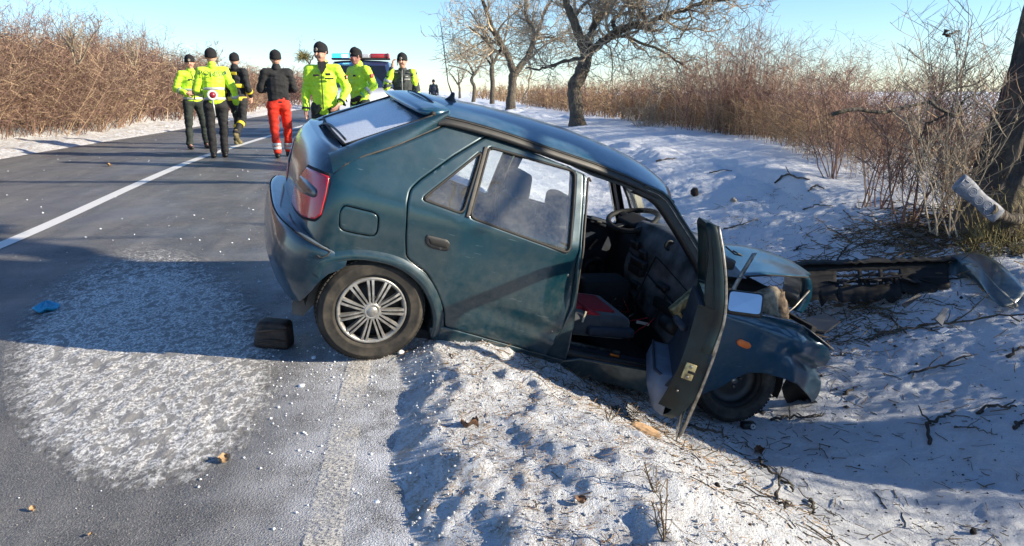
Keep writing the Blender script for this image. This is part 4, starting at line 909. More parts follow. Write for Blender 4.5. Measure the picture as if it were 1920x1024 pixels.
def tree(name, label, limbs, seed, levels, twist=.35, mat=M_BARK, group=None, tw=M_TWIG, flare=1.5, rmin=.0035):
    base = limbs[0][0][0]; o = empty(name, tuple(base), 0, label, 'tree', group)
    L0 = [(p-base, r) for p, r in limbs]
    p, r = L0[0]; r = r.copy(); r[:3] *= np.array([flare, 1+(flare-1)*.5, 1+(flare-1)*.2]); V, F = tubes(p[None], r[None], 14)
    g = np.random.default_rng(seed); V = V*1.0; V += (fbm(V[:, 0]*9+V[:, 1]*7, V[:, 2]*5, 3, seed)-.5)[:, None]*.10*r.max()*np.sign(V-np.repeat(p, 14, 0))
    np_mesh('trunk', V, F, mat, o)
    cr = None
    for i, (p, r) in enumerate(L0[1:]):
        V, F = tubes(p[None], r[None], 9); np_mesh('limb', V, F, mat, o)
    s = branch_sys([(p, r) for p, r in L0[1:]], seed, levels, twist, rmin=rmin)
    for lv in s: print(name, lv[0].shape)
    twig_mesh('crown', s, tw, o, seed); return o
def A(px, D, z=0): return [at(u, v, D+ (dz if False else 0)) for u, v in px]
def L(px, D, r0, r1, seed=0, spread=0.0, n=18, wob=.02):
    """limb through photo pixels at depth D; r in pixels; spread moves the tip nearer or farther in metres"""
    pts = [at(u, v, D+spread*i/(len(px)-1)) for i, (u, v) in enumerate(px)]; return limb(pts, r0*D/FPX, r1*D/FPX, n, wob, seed)
D1 = 25.5
t1 = [L([(1084, 246), (1080, 200), (1077, 165), (1090, 135), (1099, 108), (1100, 92)], D1, 14, 11.5, 1, 0, 22, .012),
      L([(1100, 96), (1088, 70), (1076, 40), (1063, 5), (1052, -50), (1040, -110)], D1, 10, 4, 2, -1.0),
      L([(1100, 96), (1108, 60), (1128, 25), (1145, 0), (1170, -60)], D1, 9, 3, 3, 1.5),
      L([(1104, 100), (1130, 78), (1158, 58), (1190, 47), (1214, 50)], D1, 8, 6.5, 4, -.8),
      L([(1214, 50), (1240, 30), (1280, 18), (1320, 5), (1380, -5)], D1-.8, 6, 2, 5, -1.2),
      L([(1214, 50), (1205, 25), (1180, 5), (1150, -10), (1110, -20)], D1-.8, 6, 2.5, 6, 1.0),
      L([(1158, 58), (1150, 40), (1170, 15), (1200, -30)], D1-.5, 5, 2, 7, 1.5),
      L([(1096, 108), (1060, 115), (1020, 128), (985, 128)], D1, 4, 1.5, 8, 1.0),
      L([(1104, 100), (1145, 68), (1180, 72), (1240, 95), (1290, 130)], D1, 4, 1.5, 9, -1.5)]
tree('walnut_tree', 'gnarled bare walnut tree with a bent trunk and a long right limb, by the bank', t1, 11, [(3.2, .9, 2.9, .55, 7, .12), (5.2, .5, 1.6, .5, 6, .12), (8, .25, .9, .5, 5, .1)], .40, rmin=.0085)
D2 = 44
t2 = [L([(957, 212), (960, 170), (962, 145), (966, 132)], D2, 8.5, 8, 1, 0, 14, .02),
      L([(964, 138), (955, 110), (938, 80), (922, 50), (912, 20), (898, -20)], D2, 7, 3, 2, -1.5), L([(966, 136), (985, 112), (998, 85), (1000, 60), (988, 30), (985, -30)], D2, 6.5, 3, 3, 1.5),
      L([(998, 80), (1010, 55), (1020, 25), (1035, 0)], D2, 4, 2, 4, 2), L([(945, 92), (930, 95), (905, 70), (880, 50)], D2, 3.5, 1.5, 5, -2), L([(1000, 75), (1030, 70), (1060, 80)], D2, 3, 1.2, 6, 2)]
tree('walnut_tree', 'bare roadside tree whose trunk forks low into two limbs, left of the bent walnut', t2, 12, [(2.3, 1.4, 4.2, .5, 7, .1), (3.4, .7, 2.4, .5, 6, .1), (4.6, .4, 1.4, .55, 5, .1)], .36, rmin=.012)
D3 = 60
t3 = [L([(922, 203), (924, 165), (922, 130), (925, 115)], D3, 4.5, 4, 1, 0, 10, .02), L([(925, 118), (915, 80), (900, 50), (880, 20)], D3, 3.5, 1.2, 2, -1), L([(925, 118), (940, 90), (950, 60), (955, 30)], D3, 3, 1.2, 3, 1), L([(924, 125), (905, 105), (870, 95)], D3, 2.2, 1, 4, 1)]
tree('walnut_tree', 'slim straight bare tree farther along the row, seen left of the forked tree', t3, 13, [(1.3, 1.5, 4.5, .5, 6, .05), (2.2, .8, 2.4, .5, 5, .1), (2.4, .5, 1.5, .6, 4, .1)], .4, rmin=.016)
t4 = [L([(887, 195), (890, 165), (884, 150), (890, 138)], 75, 3.5, 2.8, 1, 0, 10, .02), L([(890, 140), (878, 118), (862, 100)], 75, 2.5, 1, 2, -1), L([(890, 140), (902, 118), (910, 95)], 75, 2.2, 1, 3, 1), L([(888, 142), (870, 130), (840, 122)], 75, 1.6, .8, 4)]
tree('walnut_tree', 'small crooked bare tree beside the aerial, far down the row', t4, 14, [(1.3, 1.5, 4, .5, 6, .05), (2.0, .9, 2.4, .55, 5, .1), (1.6, .5, 1.5, .6, 4, .1)], .45, rmin=.02)
t5 = [L([(862, 188), (862, 168), (860, 158)], 110, 2.2, 1.8, 1, 0, 8, .02), L([(860, 160), (850, 145), (842, 135)], 110, 1.6, .7, 2), L([(860, 160), (868, 145), (875, 132)], 110, 1.6, .7, 3), L([(860, 160), (860, 145), (858, 130)], 110, 1.5, .7, 4)]
tree('roadside_tree', 'tiny round bare tree at the far end of the row', t5, 15, [(1.4, 1.2, 3, .6, 6, .05), (2.2, .8, 2.0, .6, 5, .1)], .4, rmin=.028)
t6 = [L([(572, 160), (576, 135), (580, 118)], 62, 2, 1.6, 1, 0, 8, .02), L([(580, 120), (572, 105), (560, 98)], 62, 1.4, .6, 2), L([(580, 120), (590, 100), (596, 88)], 62, 1.4, .6, 3)]
o6 = tree('roadside_tree', 'small bare tree with a mistletoe ball behind the left hedge', t6, 16, [(1.8, .8, 2.2, .6, 6, .05), (2.5, .5, 1.3, .6, 5, .1)], .4, rmin=.014)
g = np.random.default_rng(5); n = 260; d = g.normal(size=(n, 3)); d /= np.linalg.norm(d, axis=1, keepdims=True); c0 = at(569, 106, 62)-np.array(o6.location); P_ = c0+d[:, None]*np.linspace(.02, .70, 4)[None, :, None]*(.5+.7*g.random((n, 1, 1)))*np.array([1.1, 1, .85])+g.normal(size=(n, 4, 3))*.05
twig_mesh('mistletoe', [(P_, np.full((n, 4), .014))], twigm('mistletoe_green', (.10, .09, .03), (.26, .23, .09)), o6)

# the big leaning trunk at the right edge
zb = gz(4.9, 5.9)-.25
Db = 7.35
bp_ = [at(1868, 540, Db), at(1874, 420, Db), at(1893, 330, Db+.05), at(1918, 240, Db+.1), at(1948, 130, Db+.2), at(1975, 0, Db+.4), at(2050, -200, Db+.8), at(2060, -420, Db+1.2)]
P_, Rr = limb(bp_, .40, .20, 30, 0, 3); Rr = np.interp(np.linspace(0, 1, 30), [0, .12, .25, .4, 1], [.50, .42, .32, .285, .19])
bt_ = empty('leaning_tree', tuple(P_[0]), 0, 'thick leaning trunk of ridged dark bark at the right edge of the photo', 'tree')
sides = 56; V, F = tubes((P_-P_[0])[None], Rr[None], sides); ang = np.tile(np.arange(sides), 30)/sides*2*np.pi; cen_ = np.repeat(P_-P_[0], sides, 0)
rid = .5+.5*np.sin(ang*13+2.5*np.sin(V[:, 2]*3.1)+fbm(V[:, 2]*3, ang*2, 3, 7)*5); amp = .045*rid*(.6+.8*fbm(ang*4, V[:, 2]*6, 3, 8))+.05*np.clip(np.sin(ang*5+1), 0, 1)*np.clip(1-V[:, 2]/1.2, 0, 1)
V = V+(V-cen_)/np.linalg.norm(V-cen_, axis=1, keepdims=True)*(amp-.03)[:, None]; np_mesh('trunk', V, F, M_BARKD, bt_)
Vl, Fl = tubes(np.array([spline([at(1925, 300, Db-.1), at(1890, 180, Db-.9), at(1850, 60, Db-1.2), at(1800, -90, Db-1.4)], 12)-P_[0]])[:0].reshape(0, 12, 3), np.zeros((0, 12)), 6) if False else (None, None)
lb = [(spline([np.array(P_[22]), P_[22]+[-.6, -.3, 1.2], P_[22]+[-1.6, -.8, 2.2]], 10)-P_[0], np.linspace(.12, .04, 10)), (spline([np.array(P_[25]), P_[25]+[.5, .9, .9], P_[25]+[.9, 2.2, 1.9]], 10)-P_[0], np.linspace(.10, .04, 10))]
for p, r in lb: V, F = tubes(p[None], r[None], 8); np_mesh('limb', V, F, M_BARKD, bt_)
twig_mesh('crown', branch_sys(lb, 23, [(2.2, .8, 2.0, .5, 6, .1), (3.0, .4, 1.2, .5, 5, .1), (4, .2, .6, .5, 4, .1)], .35), M_TWIG, bt_)
# broken stub wrapped in a pale embossed band
s0 = at(1797, 340, 6.35); s1 = at(1862, 397, 6.4); s2 = at(1920, 412, 6.8)
bs = empty('bark_slab', tuple(s0), 0, 'pale grey slab with embossed rings sticking out from the leaning trunk', 'slab'); ax = unit(s1-s0); upv = unit(np.cross(np.cross(ax, [0, 0, 1.]), ax)); sd = np.cross(ax, upv)
rows = []; Ls = np.linalg.norm(s1-s0)
for f in np.linspace(0, 1, 16):
    w_ = .078*(1-.15*f)+.006*math.sin(f*9); rows.append([s0-s0+ax*Ls*f*1.15+upv*(w_*math.cos(a))-sd*(.028*math.sin(a)) for a in np.linspace(0, 2*math.pi, 22)[:-1]])
M_SLAB = simple('pale_weathered_plastic', (.20, .225, .28), .65, var=.25, scale=25)
loft('slab_body', rows, M_SLAB, bs, closed=True, caps=True)
vd = -unit(ray(1830, 370)); 
M_RING = simple('ring_relief', (.30, .33, .39), .6, var=.1)
def on_slab(f, q): return ax*Ls*f*1.15+upv*q+vd*(.030)
for f, q in ((.34, .012), (.53, -.006), (.72, .01), (.80, -.022)):
    for rr_ in (.036, .022): tube_obj('embossed_ring', [on_slab(f, q)+ax*rr_*math.cos(a)+upv*rr_*math.sin(a) for a in np.linspace(0, 2*math.pi, 25)], .0035, M_RING, bs, 5, False)
for a_, b_ in (((.06, -.045), (.06, .045)), ((.06, .045), (.17, .05)), ((.06, .0), (.14, .005)), ((.20, -.04), (.24, .045))): tube_obj('embossed_letter', [on_slab(*a_), on_slab(*b_)], .004, M_RING, bs, 5)
bk = empty('broken_branch', tuple(s1), 0, 'broken grey branch stub behind the pale slab against the trunk', 'branch')
p, r = limb([s1-s1-ax*.05, (s2-s1)*.5+[0, 0, -.02], s2-s1], .06, .05, 10, .006, 2); V, F = tubes(p[None], r[None], 10); np_mesh('branch_stub', V, F, M_BARK, bk)

# hedges ------------------------------------------------------------
def stems(g, base, height, lean, k=7, wob=.05, spread=.35):
    n = len(base); d = np.stack([g.normal(0, spread, n)+lean[0], g.normal(0, spread, n)+lean[1], np.ones(n)], 1); d /= np.linalg.norm(d, axis=1, keepdims=True)
    t_ = np.linspace(0, 1, k); P_ = base[:, None]+d[:, None]*(height[:, None]*t_)[..., None]; w_ = np.cumsum(g.normal(size=(n, k, 3))*wob, 1)*height[:, None, None]/k*1.6; w_[:, 0] = 0; return P_+w_
def side_twigs(g, S, per, lo, hi, k=4, up=.5, t0=.15, wob=.10):
    n, kk, _ = S.shape; m = n*per; idx = np.repeat(np.arange(n), per); f = t0+(1-t0)*g.random(m); x = f*(kk-1); i = np.minimum(x.astype(int), kk-2); fr_ = (x-i)[:, None]
    q = S[idx, i]*(1-fr_)+S[idx, i+1]*fr_; d = g.normal(size=(m, 3)); d[:, 2] = np.abs(d[:, 2])*.6+up; d /= np.linalg.norm(d, axis=1, keepdims=True)
    l = lo+(hi-lo)*g.random(m)*(1.1-.6*f); t_ = np.linspace(0, 1, k); P_ = q[:, None]+d[:, None]*(l[:, None]*t_)[..., None]; w_ = np.cumsum(g.normal(size=(m, k, 3))*wob, 1)*l[:, None, None]/k*2; w_[:, 0] = 0; return P_+w_
def thicket(name, g, base, height, mat, per, per2, r0, lean=(0, 0), tl=(.25, .8), label=None, parent=None, spread=.3, kind='stuff', up=.5, seed=0, tscale=1):
    S = stems(g, base, height, lean, spread=spread); n = len(S); sy = [(S, r0*np.linspace(1, .3, 7)[None]*(.6+.8*g.random((n, 1))))]
    if per: T_ = side_twigs(g, S, per, tl[0], tl[1], up=up); sy.append((T_, r0*.5*tscale*np.linspace(1, .45, 4)[None]*np.ones((len(T_), 1))))
    if per2: U_ = side_twigs(g, T_, per2, tl[0]*.4, tl[1]*.5, k=3, up=up); sy.append((U_, r0*.36*tscale*np.ones((len(U_), 3))))
    ob = twig_mesh(name, sy, mat, parent, seed, kind=kind if kind == 'stuff' else None)
    if label: ob['label'] = label
    return ob
def zg(X, Y): return ground(X, Y)-.03
g = np.random.default_rng(31)
def band(g, n, y0, y1, xl, wd, pw=1.5):
    Y = y0+(y1-y0)*g.random(n)**pw; X = xl(Y)+wd*g.random(n)**1.2*np.sign(xl(np.array([20.]))[0]); return np.stack([X, Y, zg(X, Y)], 1)
# left hedge: dense brown thicket in three stretches, twigs thicker with distance so that they still read
left = lambda Y: -8.1-.0*Y+.25*np.sin(Y*.7)
for (n, y0, y1, r0, per, per2, h0) in ((1600, 8, 22, .0085, 13, 3, 2.05), (900, 22, 45, .015, 14, 2, 2.0), (600, 45, 110, .026, 12, 1, 2.2)):
    B = band(g, n, y0, y1, left, 2.4, 1.1); hh = h0*(.55+.5*g.random(n))*(.9+.35*vn(B[:, 1]*.25, B[:, 0]*.2, 4))
    thicket('brown_hedge', g, B, hh, M_BROWN if y0 < 40 else M_REDT, per, per2, r0, (.15, 0), (.30, 1.0), 'dense brown leafless hedge along the left side of the road', spread=.42, up=.15, seed=n)
B = band(g, 700, 8, 30, lambda Y: -8.8+0*Y, 1.6, 1.1); thicket('hedge_top_shoots', g, B, 2.1+.9*g.random(700), M_REDT, 9, 2, .008, (.1, 0), (.2, .7), 'reddish fine shoots rising above the left hedge', spread=.2, seed=3)
def sapling(name, label, px, D, hpx, seed, n=9, spread=.35, mat=M_TWIG, cat='sapling', r0=.022, per=9):
    b = at(px[0], px[1], D); g = np.random.default_rng(seed); o = empty(name, tuple(b), 0, label, cat); H = hpx*D/FPX
    B = g.normal(0, .10*H*.5, (n, 3)); B[:, 2] = 0; S = stems(g, B, H*(.6+.45*g.random(n)), (0, 0), 8, .07, spread); tt = np.linspace(1, .25, 8)
    for q in range(0, n): twig_mesh('stem', [(S[q:q+1], (r0*tt)[None])], mat, o, q, 5)
    T_ = side_twigs(g, S, per, .12*H, .35*H, 5, .7, .2, .07); U_ = side_twigs(g, T_, 3, .05*H, .16*H, 4, .6, .2, .08)
    twig_mesh('twigs', [(T_, r0*.35*np.ones((len(T_), 5))), (U_, r0*.22*np.ones((len(U_), 4)))], mat, o, seed); return o
sapling('sapling', 'grey fan-shaped sapling standing out above the left hedge', (145, 120), 15.5, 115, 1, 7, .42, M_TWIG, r0=.014)
sapling('sapling', 'small thin sapling poking from the left hedge near the officer on the left', (252, 125), 19, 60, 2, 5, .3, M_TWIG, r0=.013)
sapling('sapling', 'twiggy sapling above the hedge behind the firefighter', (400, 130), 24, 50, 3, 6, .5, M_TWIG, r0=.016)

# right side hedge
hx = lambda Y: np.interp(Y, [4, 5.5, 7.4, 10, 13, 16, 22, 26, 32, 50, 120], [5.0, 5.0, 5.3, 6.0, 6.8, 7.5, 8.0, 7.9, 7.4, 8.2, 9])
for (n, y0, y1, r0, per, per2, h0, m_) in ((120, 6.6, 11, .0038, 9, 2, .8, M_TAN), (450, 11, 20, .0055, 10, 2, .85, M_TAN), (700, 18, 30, .008, 10, 2, .95, M_TAN), (600, 30, 60, .016, 10, 1, 1.25, M_TAN), (300, 60, 130, .034, 8, 1, 1.7, M_TAN)):
    B = band(g, n, y0, y1, hx, 3.2 if y0 < 30 else 4, 1.0); hh = h0*(.5+.7*g.random(n))
    thicket('dry_undergrowth', g, B, hh, m_, per, per2, r0, (0, 0), (.15, .6), 'tan dry undergrowth at the foot of the right hedge', spread=.3, up=.15, seed=n)
for (n, y0, y1, r0, per, per2, h0) in ((85, 6.6, 11, .0042, 12, 3, 1.75), (300, 11, 20, .0055, 12, 3, 1.7), (480, 18, 29, .0085, 12, 2, 2.1), (330, 30, 60, .017, 9, 1, 1.8)):
    B = band(g, n, y0, y1, lambda Y: hx(Y)+.3, 3.6, 1.0); hh = h0*(.5+.7*g.random(n))*(.7+.6*vn(B[:, 1]*.6, B[:, 0]*.5, 14))
    thicket('red_shoots', g, B, hh, M_REDT, per, per2, r0, (0, 0), (.2, .75), 'reddish leafless shoots of the right hedge', spread=.30, up=.2, seed=n+1)
# unseen hedge and row trees added past the right edge to cast shade
g = np.random.default_rng(88); n = 330; Y = -4+9.2*g.random(n); X = 5.9+2.6*g.random(n); B = np.stack([X, Y, zg(X, Y)], 1)
thicket('shading_hedge', g, B, (1.35+.5*sst(.8, 2.4, Y))*(.75+.45*g.random(n)), M_REDT, 9, 2, .007, (0, 0), (.2, .7), 'unseen hedge added past the right edge to shade the ditch', spread=.35, up=.15, seed=9)
def rowtree(x, y, r0, H, seed, label):
    b = np.array([x, y, float(zt(x, y))-.2]); ls = [limb([b, b+[.05, 0, H*.25], b+[-.1, .1, H*.5]], r0, r0*.75, 16, .01, seed)]; gg = np.random.default_rng(seed)
    for i in range(6):
        a = i*1.05+gg.random()*.5; v = np.array([math.cos(a), math.sin(a), .9+.6*gg.random()]); q = ls[0][0][-1]; pts = [q, q+v*H*.12, q+v*H*.26+[0, 0, .2], q+v*H*.42*np.array([1.1, 1.1, .9])]; ls.append(limb(pts, r0*.42, r0*.14, 14, .04, seed+i))
    return tree('walnut_tree', label, ls, seed, [(1.3, 1.0, 2.8, .5, 6, .1), (1.8, .5, 1.6, .5, 5, .1), (2.2, .3, .8, .5, 4, .1)], .38, rmin=.005)
rowtree(5.4, 2.9, .44, 6.0, 301, 'unseen thick row tree added past the right edge for its shadow'); rowtree(5.6, -4.5, .30, 6.5, 302, 'unseen row tree added behind the camera for its shadow')
sapling('shrub', 'dark dense round shrub at the edge of the right hedge above the snow', (1212, 262), 23.5, 85, 31, 16, .5, M_BARK and M_TWIG, 'shrub', .012, 12)
for i, (u, v, D, h, lab) in enumerate([(1345, 262, 19.5, 195, 'left one of the tall upright shoot clusters in the right hedge'), (1385, 262, 19, 225, 'tallest upright cluster of thin shoots in the right hedge'), (1430, 270, 18.5, 215, 'right one of the tall upright shoot clusters in the right hedge'), (1290, 258, 21, 165, 'lower cluster of shoots under the walnut\'s right limb')]):
    sapling('tall_shrub', lab, (u, v), D, h, 50+i, 12, .13, M_REDT, 'shrub', .011, 8)
for i, (u, v, D, h, lab, sp_) in enumerate([(1770, 440, 7.0, 330, 'tangled thorny shrub left of the leaning trunk', .28), (1785, 445, 8.2, 400, 'tall thin shrub rising beside the leaning trunk', .2), (1700, 425, 8.0, 270, 'slender reddish shrub at the snow edge before the trunk', .2), (1640, 390, 8.8, 230, 'thin upright shrub where the snow narrows', .18), (1560, 335, 10.5, 190, 'small shrub of straight reddish stems above the branch litter', .18), (1800, 430, 8.4, 400, 'sparse tall shrub between the trunk and the field', .24)]):
    sapling('shrub', lab, (u, v), D, h, 70+i, 10, sp_, M_TWIG if i in (0, 5) else M_REDT, 'shrub', .0085, 15)
# dead branch caught in the shrub
db = empty('dead_branch', tuple(at(1735, 235, 6.9)), 0, 'dark crooked dead branch hanging in the shrub left of the trunk', 'branch'); o_ = np.array(db.location)
for i, px in enumerate([[(1560, 215), (1610, 205), (1650, 210), (1700, 200), (1740, 190), (1790, 165), (1830, 160), (1862, 130)], [(1740, 190), (1790, 215), (1812, 185), (1850, 150)], [(1790, 215), (1760, 222), (1735, 240), (1722, 270)], [(1770, 57), (1778, 68), (1800, 58)]]):
    p = spline([at(u, v, 6.9+.05*j) for j, (u, v) in enumerate(px)], 16)-o_; p[1:-1] += np.random.default_rng(i).normal(size=(14, 3))*.012
    tube_obj('branch', p, np.linspace((.020, .018, .012, .012)[i], .006, 16), M_BARKD, db, 7)
# clump of mossy shoots and grass at the trunk foot
g = np.random.default_rng(77)
n = 110; B = np.array([at(u, v, D) for u, v, D in zip(1810+140*g.random(n), 440+40*g.random(n), 6.6+.7*g.random(n))]); B[:, 2] = zg(B[:, 0], B[:, 1])
thicket('mossy_shoots', g, B,   .10+.65*g.random(n)**3, twigm('mossy_yellow_stems', (.07, .055, .03), (.45, .40, .18), (.18, .14, .06)), 4, 1, .006, (0, 0), (.06, .25), 'yellow mossy shoots and dead stalks at the foot of the leaning trunk', spread=.35, seed=8)
def scatter_xy(g, n, pxs):
    c = [on_ground(u, v) for u, v in pxs]; c = np.array(c); k = g.integers(0, len(c), n); return c[k][:, :2]
# fine dead grass and leaf litter lying over the shaded snow
def litter(name, n, fx, r, ll, mat, seed, label):
    g = np.random.default_rng(seed); X, Y = fx(g, n); Z = ground(X, Y)+.006; a = g.random(n)*6.28; l = ll[0]+(ll[1]-ll[0])*g.random(n)**2; dz = g.normal(0, .25, n)
    d = np.stack([np.cos(a), np.sin(a), dz], 1); P_ = np.stack([X, Y, Z], 1)[:, None]+d[:, None]*(l[:, None]*np.linspace(0, 1, 4))[..., None]+np.cumsum(g.normal(size=(n, 4, 3))*.12, 1)*l[:, None, None]*.4
    P_[..., 2] = np.maximum(P_[..., 2], ground(P_[..., 0], P_[..., 1])+.003); ob = twig_mesh(name, [(P_, r*(.5+g.random((n, 1)))*np.ones((n, 4)))], mat, None, seed, kind='stuff'); ob['label'] = label
M_LIT = twigm('dark_litter', (.035, .028, .02), (.22, .15, .08))
litter('twig_litter', 2500, lambda g, n: (1.0+4.2*g.random(n), 2.2+8*g.random(n)**1.2), .0022, (.02, .14), M_LIT, 1, 'tiny dark twigs and stalks littering the shaded snow')
litter('twig_litter', 1700, lambda g, n: (3.3+g.normal(0, .75, n), 6.0+g.normal(0, .45, n)), .0030, (.03, .22), M_LIT, 2, 'dense broken twigs around the torn bumper')
litter('twig_litter', 900, lambda g, n: (.95+g.normal(0, .45, n), 4.0+g.normal(0, .35, n)), .002, (.02, .10), M_LIT, 3, 'grass and dark bits under the car sill')
litter('twig_litter', 1600, lambda g, n: (5.2+g.normal(0, .5, n), 6.9+g.normal(0, .5, n)), .004, (.05, .35), M_LIT, 4, 'brushwood heaped at the foot of the leaning trunk')
litter('dry_grass', 1700, lambda g, n: (.1+1.6*g.random(n), 1.8+2.4*g.random(n)), .0011, (.01, .07), M_TAN, 5, 'thin dry grass blades on the sunlit snow bank')
# individual branches lying on the snow
def lying(label, px, r=.008, forks=2, seed=0, cat='branch', group=None, name='fallen_branch', mat=M_BARKD):
    g = np.random.default_rng(seed+200); pts = [on_ground(u, v) for u, v in px]; b = pts[0]; o = empty(name, tuple(b), 0, label, cat, group)
    p = spline([q-b+np.array([0, 0, .012+.03*g.random()*(0 < i < len(pts)-1)]) for i, q in enumerate(pts)], max(10, 4*len(pts))); p[1:-1] += g.normal(size=(len(p)-2, 3))*.006
    tube_obj('stem', p, np.linspace(r, r*.5, len(p))*(1+.15*g.normal(size=len(p))), mat, o, 7)
    Lt = np.linalg.norm(p[-1]-p[0])
    for f in range(forks):
        i = int(g.integers(2, len(p)-2)); d = unit(p[i+1]-p[i]); s = np.array([-d[1], d[0], 0])*g.choice([-1, 1]); v = unit(d*.6+s+[0, 0, .35]); l = Lt*(.15+.25*g.random()); q = [p[i]]
        for _ in range(4): v = unit(v+g.normal(size=3)*.25); q.append(q[-1]+v*l/4)
        tube_obj('side_twig', q, np.linspace(r*.6, r*.3, 5), mat, o, 5)
    return o
LB = [('forked twig standing in the snow at the lower right centre', [(1424, 862), (1436, 886), (1462, 900), (1482, 916), (1486, 925)], .009, 1), ('short upright twig crossing the forked twig', [(1457, 940), (1462, 910), (1464, 880)], .007, 0),
 ('long straight branch lying right of the crushed fender', [(1702, 704), (1752, 696), (1790, 683), (1833, 667)], .009, 3), ('crooked Y-shaped branch in the middle of the shaded snow', [(1742, 835), (1740, 800), (1752, 792), (1780, 780), (1790, 772)], .012, 1),
 ('forked branch near the right edge below the long straight one', [(1830, 778), (1850, 772), (1880, 770), (1905, 766)], .011, 2), ('thin straight stalk beside the forked branch at the right', [(1788, 804), (1830, 810), (1870, 818)], .005, 1),
 ('branch end jutting in from the right edge in shaded snow', [(1888, 672), (1905, 662), (1925, 650)], .014, 1), ('dark branch stub at the lower right edge', [(1900, 805), (1925, 790)], .013, 2),
 ('long branch with side twigs in front of the torn bumper', [(1620, 640), (1680, 628), (1740, 612), (1800, 610), (1880, 600), (1912, 606)], .011, 4), ('straight bare stick in front of the torn bumper', [(1590, 578), (1640, 582), (1700, 592)], .013, 1),
 ('crossed broken stick left of the grey plastic scrap', [(1650, 590), (1675, 608), (1700, 628)], .011, 1), ('branch lying below the torn bumper with a yellow end', [(1640, 622), (1668, 628), (1700, 615)], .012, 2),
 ('branching stick on the far snow bank, largest of the group', [(1452, 345), (1475, 330), (1492, 336), (1518, 338)], .016, 3), ('thin curved stick on the far bank above the black clod', [(1330, 325), (1352, 323), (1372, 321)], .012, 0),
 ('dark log sliver on the upper far snow bank', [(1230, 304), (1250, 301), (1266, 298)], .018, 0), ('wavy stick on the far bank right of the open door', [(1356, 430), (1385, 425), (1410, 420), (1424, 412)], .010, 2),
 ('crooked stick on the far bank under the hedge edge', [(1515, 360), (1530, 352), (1545, 356)], .014, 2), ('forked stick lying just above the black bumper end', [(1570, 490), (1582, 475), (1590, 460)], .011, 2),
 ('dark stick left of the forked one above the bumper', [(1488, 472), (1500, 466), (1514, 462)], .010, 2), ('short pale stick on the snow by the crushed fender', [(1580, 742), (1592, 737), (1607, 728)], .010, 0),
 ('twiggy branch lying below the crushed fender front', [(1445, 790), (1480, 786), (1510, 792), (1545, 778)], .010, 4), ('branch with twigs lying between door tip and front wheel', [(1290, 800), (1320, 812), (1350, 822), (1365, 826)], .009, 4),
 ('stick on the shaded snow below the far bank sticks', [(1505, 395), (1530, 390), (1560, 388)], .009, 1), ('long thin stick at the lower edge of the far bank', [(1560, 450), (1590, 446), (1612, 432)], .008, 1),
 ('bent twig below the forked twig at lower centre', [(1460, 948), (1475, 955), (1490, 952)], .006, 1), ('mossy bent twig left of the Y branch foot', [(1520, 940), (1524, 955), (1528, 965)], .009, 1)]
for i, (lab, px, r, fk) in enumerate(LB): lying(lab, px, r, fk, i)
fallen = lying('thick fallen branch leaning on brushwood left of the trunk foot', [(1700, 440), (1730, 452), (1765, 470)], .035, 2, 60)
# weeds standing in the front bank
for i, (u, v, h, lab) in enumerate([(1245, 1015, 150, 'dry branching weed in the foreground snow, tallest'), (1232, 925, 90, 'small dry weed behind the tall foreground weed'), (1005, 950, 40, 'single dead stalk in the snow bank, lower centre'), (1140, 790, 50, 'little dry weed by the broken tree piece')]):
    b = on_ground(u, v); D = float((b-CP)@_fw); g = np.random.default_rng(i+300); H = h*D/FPX; o = empty('weed', tuple(b), 0, lab, 'weed'); n = (4, 3, 1, 3)[i]
    S = stems(g, np.zeros((n, 3))-[0, 0, .01], H*(.6+.4*g.random(n)), (0, 0), 6, .06, .3); twig_mesh('stem', [(S, .0022*np.ones((n, 6)))], M_LIT, o, i)
    T_ = side_twigs(g, S, 7, .1*H, .3*H, 4, .5); twig_mesh('side_twig', [(T_, .0013*np.ones((len(T_), 4)))], M_LIT, o, i+1, kind='stuff')
# dead leaves, clods
def leaf(u, v, s, lab, mat, cat='leaf', seed=0, zo=.01):
    b = on_ground(u, v)+np.array([0, 0, zo]); g = np.random.default_rng(seed+500); n = 9; m = 5; V = []
    for i in range(n):
        f = i/(n-1); w_ = math.sin(math.pi*min(1, f*1.02))**.7*.45
        for j in range(m): q = (j/(m-1)-.5)*2; V.append((s*(f-.5)+g.normal(0, .02*s), s*w_*q+g.normal(0, .03*s), s*(.30*abs(q)**1.5*(.5+g.random())+.12*math.sin(f*7))))
    F = [[i*m+j, i*m+j+1, (i+1)*m+j+1, (i+1)*m+j] for i in range(n-1) for j in range(m-1)]
    o = mesh_obj('dead_leaf', V, F, mat); o.location = b; o.rotation_euler = (g.normal(0, .2), g.normal(0, .2), g.random()*6); tag(o, lab, cat); return o
M_LEAF = simple('dead_leaf_brown', (.16, .08, .04), .7, var=.4, scale=60); M_LEAFT = simple('dead_leaf_tan', (.42, .27, .14), .7, var=.3, scale=60)
for i, a in enumerate([(880, 803, .075, 'curled brown leaf on the sunlit snow bank', M_LEAF), (1424, 849, .07, 'dark leaf lying flat on the shaded snow', M_LEAF), (205, 312, .09, 'tan leaf on the far lane of the asphalt', M_LEAFT), (63, 960, .022, 'small tan leaf at the lower left of the road', M_LEAFT), (170, 1008, .016, 'tiny pale leaf at the bottom edge of the road', M_LEAFT), (1090, 945, .04, 'small brown leaf near the foreground weeds', M_LEAF), (420, 868, .05, 'orange tan leaf at the lower edge of the blurred disc patch', M_LEAFT)]): leaf(*a, seed=i)
